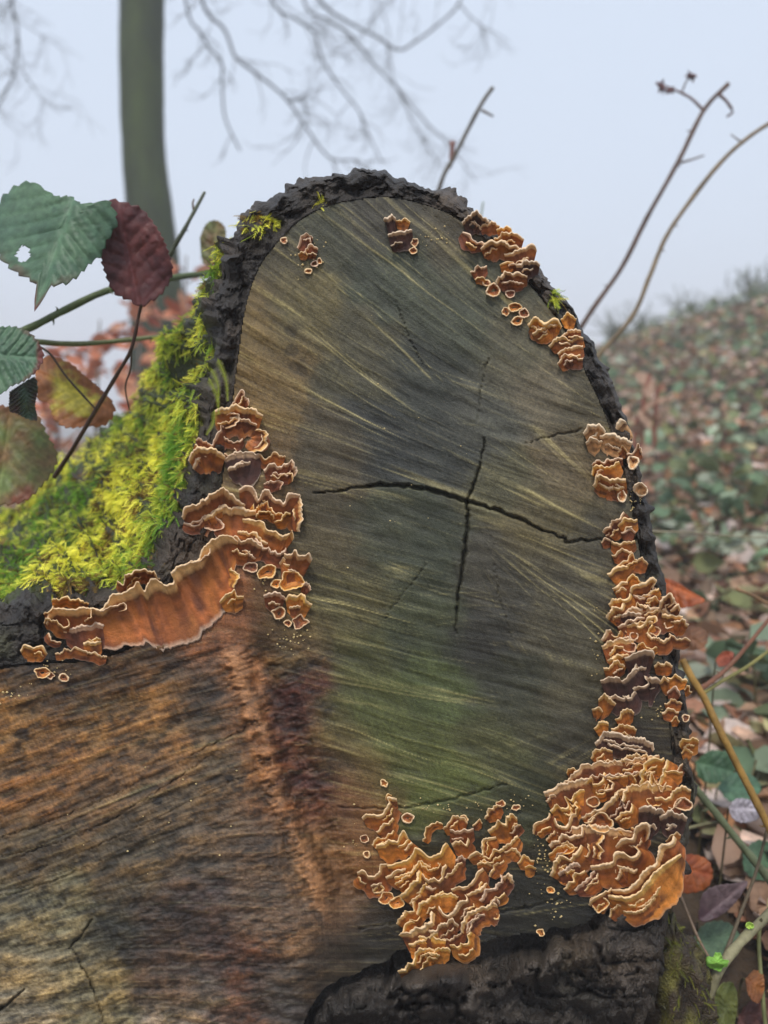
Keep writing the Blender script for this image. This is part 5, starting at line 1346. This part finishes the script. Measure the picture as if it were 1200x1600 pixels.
right_of_log = lambda y: np.where(y < 1.15, .30 + .05 * y, .10 + .10 * y)
sc = scatter(11500, 501, (0, 1), (.45, 5.8), TB, PALB, (.028, .058), .55, (.0, .05), 1.5, right_of_log)
tag(bake(sc, TB).build('leaf_litter', M_LITTER), 'carpet of pink-brown fallen leaves over the slope right of the log', 'leaf litter', kind='stuff')
sc = scatter(9500, 502, (-3, 4), (-.8, 6), TB, PALB, (.045, .085), .8, (.0, .03), 1.0)
keep = ~((np.abs(sc[0][:, 0]) < .48) & (sc[0][:, 1] > .36) & (sc[0][:, 1] < 1.12)) & (np.hypot(sc[0][:, 0], sc[0][:, 1]) > .25)
sc = tuple(q[keep] for q in sc)
tag(bake(sc, TB).build('leaf_litter', M_LITTER), 'brown leaf litter spread over the soil all around the log', 'leaf litter', kind='stuff')
sc = scatter(1500, 503, (0, 1), (1.6, 5.9), TG, PALG, (.03, .065), .5, (.02, .12), 1.2, right_of_log)
tag(bake(sc, TG).build('ground_cover', M_LITTER), 'low green bramble and ivy leaves growing through the litter farther up the slope', 'ground cover', kind='stuff')

sc = scatter(1300, 506, (-3, 4), (-.8, 6), TG, PALG, (.035, .075), .5, (.02, .10), 1.0)
keep = ~((np.abs(sc[0][:, 0]) < .50) & (sc[0][:, 1] > .30) & (sc[0][:, 1] < 1.15)) & (np.hypot(sc[0][:, 0], sc[0][:, 1]) > .3)
sc = tuple(q[keep] for q in sc)
tag(bake(sc, TG).build('ground_cover', M_LITTER), 'scattered low green leaves sprouting from the soil all around the log', 'ground cover', kind='stuff')

# single fallen leaves one can pick out near the log
r_ = np.random.default_rng(88)
FLM = []; LFN = {}
CN = ['tan brown', 'pale pinkish brown', 'dull brown', 'bleached beige', 'reddish brown', 'dark grey-brown', 'whitish papery', 'orange-brown', 'yellowish olive', 'dark olive']
for k, (tv, tf) in enumerate(TB):
    for ck in range(4):
        c = PALB[(k + 2 * ck) % len(PALB)]
        o = mesh('fallen_leaf', tv, tf, M_LITTER, None, col=np.broadcast_to(c, (len(tv), 3)) * (1 + .25 * (np.abs(tv[:, 0]) < .01))[:, None])
        FLM.append(o.data); LFN[o.data.name] = CN[(k + 2 * ck) % len(PALB)]
        bpy.data.objects.remove(o)
from mathutils import Matrix


def place(me, name, pos, s, f, u, sz, parent=None):
    o = bpy.data.objects.new(name, me)
    m = Matrix(((s[0], f[0], u[0], pos[0]), (s[1], f[1], u[1], pos[1]), (s[2], f[2], u[2], pos[2]), (0, 0, 0, 1)))
    o.matrix_world = m @ Matrix.Diagonal((sz, sz, sz, 1))
    COL.objects.link(o)
    if parent: o.parent = parent
    return o


sc = scatter(150, 504, (0, 1), (.5, 1.9), TB, PALB, (.05, .085), .65, (.02, .06), 1.1, lambda y: np.where(y < 1.15, .28 + .08 * y, .2 + .12 * y))
for i in range(150):
    o = place(FLM[int(r_.integers(len(FLM)))], 'fallen_leaf', sc[0][i], sc[1][i], sc[2][i], sc[3][i], sc[4][i])
    tag(o, LFN[o.data.name] + ' fallen leaf lying on the litter to the right of the log', 'leaf', 'fallen leaves on the litter right of the log')

# young bramble plants: a stem with leaves
GLM = []
for k, (tv, tf) in enumerate(TG):
    for c in PALG:
        o = mesh('leaf', tv, tf, M_LITTER, None, col=np.broadcast_to(c, (len(tv), 3)) * (1 + .35 * (np.abs(tv[:, 0]) < .01))[:, None])
        GLM.append(o.data)
        bpy.data.objects.remove(o)
r_ = np.random.default_rng(91)
for i in range(34):
    y = .62 + 1.5 * r_.random() ** 1.2
    lo = .30 + .04 * y if y < 1.15 else .14 + .14 * y
    x = lo + r_.random() * (y * .60 + .08 - lo)
    z = float(ground_z(x, y))
    t = thing('bramble_plant', 'low green bramble plant growing through the leaf litter right of the log', 'plant', 'young bramble plants in the litter right of the log')
    t.location = (x, y, z)
    hgt = r_.uniform(.05, .15)
    lean = r_.normal(0, .05, 2)
    pth = spline([(0, 0, -.01), (lean[0] * .4, lean[1] * .4, hgt * .6), (lean[0], lean[1], hgt)], .012)
    Vt, Ft = tube(pth, np.linspace(.0018, .0010, len(pth)), 6)
    mesh('stem', Vt, Ft, M_CANE, t, col=np.broadcast_to(lin((96, 88, 56)), (len(Vt), 3)))
    nl = int(r_.integers(4, 8))
    t['label'] = '%s green bramble plant with %s leaves in the litter right of the log' % ('low' if hgt < .085 else 'taller' if hgt > .12 else 'ankle-high', ['four', 'five', 'six', 'seven'][nl - 4])
    s, f, u = orient(nl, r_, .6)
    for q in range(nl):
        k = min(len(pth) - 1, int(len(pth) * (.35 + .65 * (q + 1) / nl)))
        sz = r_.uniform(.035, .07)
        pos = pth[k] + f[q] * sz * .5
        place(GLM[int(r_.integers(len(GLM)))], 'leaf', pos, s[q], f[q], u[q], sz, t)

# ------------------------------------------------------------------ beech tree in the mist
BT = thing('beech_tree', 'bare beech tree with green-grey trunk and drooping branches fading into mist', 'tree')
DT = 3.5


def wp(px, py, d=DT):
    return P(px, py, d)


tr = spline([(268, 700, DT), (252, 560, DT), (246, 470, DT), (238, 370, DT), (226, 250, DT), (221, 120, DT), (222, 0, DT), (226, -200, DT), (236, -450, DT), (246, -640, DT)], 12)
pw = P(tr[:, 0], tr[:, 1], tr[:, 2])
rad_px = np.interp(tr[:, 1], [-640, -300, 0, 250, 370, 470, 560, 620, 700], [14, 26, 34, 33, 37, 41, 47, 58, 80])
Vt, Ft = tube(pw, rad_px / F * DT, 28, 3, .05)
nz_ = fbm(Vt[:, 0] * 3, Vt[:, 1] * 3, Vt[:, 2] * 1.2, 5, 4)
nz2 = fbm(Vt[:, 0] * 9, Vt[:, 1] * 9, Vt[:, 2] * 6, 6, 3)
tc_ = lin((42, 52, 16)) * (1 + .8 * nz_ + .3 * nz2)[:, None]
tag(mesh('trunk', Vt, Ft, M_BEECH, BT, col=np.clip(tc_, .01, .5)), 'smooth green-grey trunk')
tw_r = np.random.default_rng(17)


def branch(pts, w0, w1, depth=DT, twigs=10, parent=BT, name='branch', jit=.6):
    c = spline([(x, y, depth + dz * 2.4) for (x, y, dz) in pts], 9)
    pw = P(c[:, 0], c[:, 1], c[:, 2])
    n = len(pw)
    a = Acc()
    colb = lin((56, 56, 54))
    rad = np.linspace(w0, w1, n) / 2 / F * depth
    Vt, Ft = tube(pw, rad, 8, 1, .1)
    a.add(Vt, Ft, colb)
    for _ in range(twigs * 2):
        i = int(tw_r.integers(n // 8, n - 1))
        th = math.atan2(c[i][1] - c[i - 1][1], c[i][0] - c[i - 1][0]) + tw_r.choice([-1, 1]) * tw_r.uniform(.3, 1.0)
        p2 = [tuple(c[i])]
        ln_ = tw_r.uniform(30, 95)
        x, y, dz = c[i]
        m = 6
        for q in range(m):
            th += tw_r.normal(0, .28) + .06
            x += ln_ / m * math.cos(th); y += ln_ / m * math.sin(th); dz += tw_r.normal(0, .05)
            p2.append((x, y, dz))
        c2 = spline(p2, 9)
        ws = min(rad[i] * F / depth * 2 * .7, tw_r.uniform(2.2, 3.8))
        Vt, Ft = tube(P(c2[:, 0], c2[:, 1], c2[:, 2]), np.linspace(ws, 1.1, len(c2)) / 2 / F * depth, 5)
        a.add(Vt, Ft, colb)
        for _ in range(2):
            j = int(tw_r.integers(2, len(c2) - 1))
            th2 = th + tw_r.uniform(-1.2, 1.2)
            l2 = tw_r.uniform(14, 40)
            p3 = [tuple(c2[j]), (c2[j][0] + l2 * .5 * math.cos(th2), c2[j][1] + l2 * .5 * math.sin(th2) + 2, c2[j][2] + .03), (c2[j][0] + l2 * math.cos(th2 + .3), c2[j][1] + l2 * math.sin(th2 + .3), c2[j][2] + .06)]
            c3 = spline(p3, 8)
            Vt, Ft = tube(P(c3[:, 0], c3[:, 1], c3[:, 2]), np.linspace(1.6, .9, len(c3)) / 2 / F * depth, 4)
            a.add(Vt, Ft, colb)
    return a.build(name, M_BEECH, parent)


branch([(236, -470, 0), (300, -420, .2), (420, -330, .5), (560, -220, .9), (700, -120, 1.2)], 26, 9, twigs=0, name='limb')
branch([(232, -380, 0), (200, -330, .2), (120, -240, .5), (20, -150, .8), (-80, -80, 1.0)], 20, 8, twigs=0, name='limb')
branch([(234, -420, 0), (262, -250, .3), (290, 0, .6), (312, 50, .6), (330, 78, .6), (346, 96, .6), (347, 130, .6), (352, 185, .6), (375, 235, .7)], 9, 4, twigs=9)
branch([(300, -420, .2), (305, -150, .6), (316, 0, .8), (350, 45, .8), (362, 75, .8), (370, 92, .8), (420, 130, .8), (450, 158, .8), (480, 202, .9), (515, 246, 1), (560, 250, 1.1)], 13, 4.5, twigs=16)
branch([(420, -330, .5), (400, -120, .9), (425, 0, 1.2), (462, 30, 1.2), (490, 50, 1.2), (505, 95, 1.2), (530, 135, 1.3), (562, 175, 1.4), (578, 215, 1.5), (598, 256, 1.6)], 12, 4, twigs=16)
branch([(450, 160, 0.8), (472, 155, .9), (480, 180, 1.0), (484, 195, 1)], 5, 3, twigs=3)
branch([(500, -265, .7), (470, -100, 1.2), (476, 5, 1.6), (510, 30, 1.6), (545, 52, 1.6), (580, 95, 1.7), (622, 140, 1.8), (660, 185, 1.9), (700, 225, 2), (745, 285, 2.1)], 12, 3.5, twigs=14)
branch([(622, 140, 1.8), (640, 180, 1.9), (665, 225, 2), (690, 262, 2.1)], 6, 3, twigs=5)
branch([(560, -220, .9), (500, -60, 1.3), (500, 0, 1.4), (545, 35, 1.5), (590, 58, 1.5), (622, 78, 1.5), (648, 66, 1.5), (690, 34, 1.6), (718, 3, 1.6), (735, -60, 1.6)], 10, 7, twigs=9)
branch([(716, 4, 1.6), (735, 26, 1.6), (755, 45, 1.7), (762, 82, 1.7)], 5, 2.5, twigs=3)
branch([(752, 42, 1.7), (775, 52, 1.7), (797, 66, 1.8)], 4, 2.2, twigs=2)
branch([(700, -120, 1.2), (660, -40, 1.5), (600, 8, 1.7), (560, 60, 1.8), (530, 75, 1.9), (500, 95, 2)], 6, 3, twigs=8)
branch([(120, -240, .5), (60, -80, .9), (20, 0, 1.1), (27, 40, 1.1), (26, 85, 1.1), (18, 125, 1.1), (0, 160, 1.2), (-20, 190, 1.2)], 9, 5, twigs=8)
branch([(20, -150, .8), (10, -30, 1.3), (25, 25, 1.4), (60, 52, 1.5), (85, 68, 1.5), (105, 82, 1.6)], 6, 2.5, twigs=7)
branch([(-80, -80, 1), (-40, 20, 1.3), (0, 75, 1.5), (35, 110, 1.6), (62, 150, 1.7), (95, 178, 1.8)], 7, 2.5, twigs=9)
branch([(-80, -80, 1), (-50, 60, 1.6), (-10, 160, 1.8), (10, 190, 1.9), (40, 215, 2)], 6, 2.2, twigs=6)
branch([(560, -220, .9), (560, -60, 1.8), (590, 0, 2.2), (610, 60, 2.4), (605, 110, 2.5), (640, 160, 2.6)], 6, 2.5, twigs=9)

# ------------------------------------------------------------------ orange-leaved beech saplings behind the moss
ol = np.random.default_rng(61)
OLM = []
for k, (tv, tf) in enumerate(TB):
    for c in [(196, 120, 84), (176, 96, 66), (206, 146, 112)]:
        o = mesh('leaf', tv, tf, M_LITTER, None, col=np.broadcast_to(lin(c), (len(tv), 3)))
        OLM.append(o.data); bpy.data.objects.remove(o)
for (px_, d_, top, lb_) in [(150, 2.6, 500, 'young beech with clinging orange leaves seen between the bramble stems'), (215, 2.9, 470, 'young beech with clinging orange leaves in front of the beech trunk'),
                            (285, 2.7, 400, 'young beech with clinging orange leaves close behind the bark rim'), (90, 3.0, 560, 'short young beech with orange leaves behind the yellowing bramble leaf')]:
    b0 = P(px_, 800, d_); xx, yy = b0[0], b0[1]
    zg = float(ground_z(xx, yy))
    top_w = P(px_ + 6, top, d_)
    t = thing('beech_sapling', lb_, 'sapling', 'orange-leaved beech saplings behind the log')
    pth = spline([(xx, yy, zg - .03), (xx + .02, yy, (zg + top_w[2]) / 2), tuple(top_w)], .05)
    Vt, Ft = tube(pth, np.linspace(.010, .003, len(pth)), 7)
    mesh('stem', Vt, Ft, M_BEECH, t, col=np.broadcast_to(lin((110, 104, 96)), (len(Vt), 3)))
    for q in range(9):
        k = int(len(pth) * (.25 + .75 * q / 9))
        az = ol.uniform(0, 6.28); L = ol.uniform(.12, .26)
        e = pth[k] + np.array([L * math.cos(az), L * math.sin(az), L * ol.uniform(.1, .5)])
        tw = spline([tuple(pth[k]), tuple((pth[k] + e) / 2 + np.array([0, 0, .02])), tuple(e)], .03)
        Vt, Ft = tube(tw, np.linspace(.003, .0012, len(tw)), 5)
        mesh('twig', Vt, Ft, M_BEECH, t, col=np.broadcast_to(lin((110, 104, 96)), (len(Vt), 3)))
        s, f, u = orient(7, ol, .3)
        for j in range(7):
            p0 = tw[int(ol.integers(1, len(tw)))]
            sz = ol.uniform(.05, .08)
            place(OLM[int(ol.integers(len(OLM)))], 'leaf', p0 + f[j] * sz * .5, s[j], f[j], u[j], sz, t)

# ------------------------------------------------------------------ bare scrub on the misty crest of the slope
cr = np.random.default_rng(71)
for q in range(17):
    px_ = np.linspace(890, 1260, 17)[q] + cr.uniform(-10, 10)
    d_ = cr.uniform(5.0, 6.6)
    b0 = P(px_, 480, d_); xx, yy = b0[0], b0[1]
    zg = float(ground_z(xx, yy))
    a = Acc()
    hmax = (.07 + .2 * q / 16) * cr.uniform(.7, 1.2)
    for _ in range(int(cr.integers(9, 15))):
        L = hmax * cr.uniform(.5, 1)
        lean = cr.normal(0, .3, 2)
        p = spline([(xx, yy, zg - .03), (xx + lean[0] * L * .4, yy + lean[1] * L * .4, zg + L * .55), (xx + lean[0] * L * 1.1, yy + lean[1] * L, zg + L)], .06)
        Vt, Ft = tube(p, np.linspace(.007, .002, len(p)), 4)
        a.add(Vt, Ft, lin((104, 110, 88)))
        for _ in range(5):
            i = int(cr.integers(len(p) // 3, len(p)))
            e = p[i] + cr.normal(0, .07, 3) + np.array([0, 0, .05])
            Vt, Ft = tube(spline([tuple(p[i]), tuple((p[i] + e) / 2 + .01), tuple(e)], .04), .0028, 4)
            a.add(Vt, Ft, lin((104, 110, 88)))
    t = thing('bare_shrub', ('tall' if hmax > .2 else 'small' if hmax < .13 else 'mid-sized') + ' leafless shrub in mist on the crest of the leaf-strewn slope', 'shrub', 'bare shrubs along the misty crest')
    a.build('stems', M_BEECH, t)
# one small rusty plant on the slope
t = thing('dock_plant', 'rust-red withered plant standing on the slope near the right shoulder of the log', 'plant')
for (px_, py0, py1) in [(1002, 665, 585), (1022, 640, 600), (990, 690, 640)]:
    d_ = 1.9
    c = spline([(px_, py0 + 60, d_), (px_ + 4, (py0 + py1) / 2, d_), (px_ + 14, py1, d_)], 6)
    Vt, Ft = tube(P(c[:, 0], c[:, 1], c[:, 2]), .005, 6)
    mesh('stem', Vt, Ft, M_CANE, t, col=np.broadcast_to(lin((130, 74, 54)), (len(Vt), 3)))
    for j in range(5):
        s, f, u = orient(1, cr, .3)
        k = int(cr.integers(len(c) // 3, len(c)))
        place(FLM[4], 'leaf', P(c[k, 0], c[k, 1], c[k, 2]) + f[0] * .02, s[0], f[0], u[0], .05, t)

# ------------------------------------------------------------------ mist
hv = np.array([(x, y, z) for x in (-160, 160) for y in (-160, 160) for z in (-12, 5.8)], float)
hf = np.array([(0, 1, 3, 2), (4, 6, 7, 5), (0, 4, 5, 1), (2, 3, 7, 6), (0, 2, 6, 4), (1, 5, 7, 3)])
mh = bpy.data.materials.new('mist')
mh.use_nodes = True
n_ = mh.node_tree.nodes; n_.clear()
oo = n_.new('ShaderNodeOutputMaterial'); pv = n_.new('ShaderNodeVolumePrincipled')
pv.inputs['Color'].default_value = (.96, .97, 1.0, 1)
pv.inputs['Density'].default_value = 0.024
mh.node_tree.links.new(pv.outputs[0], oo.inputs['Volume'])
tag(mesh('haze', hv, hf, mh, None, False), kind='stuff')
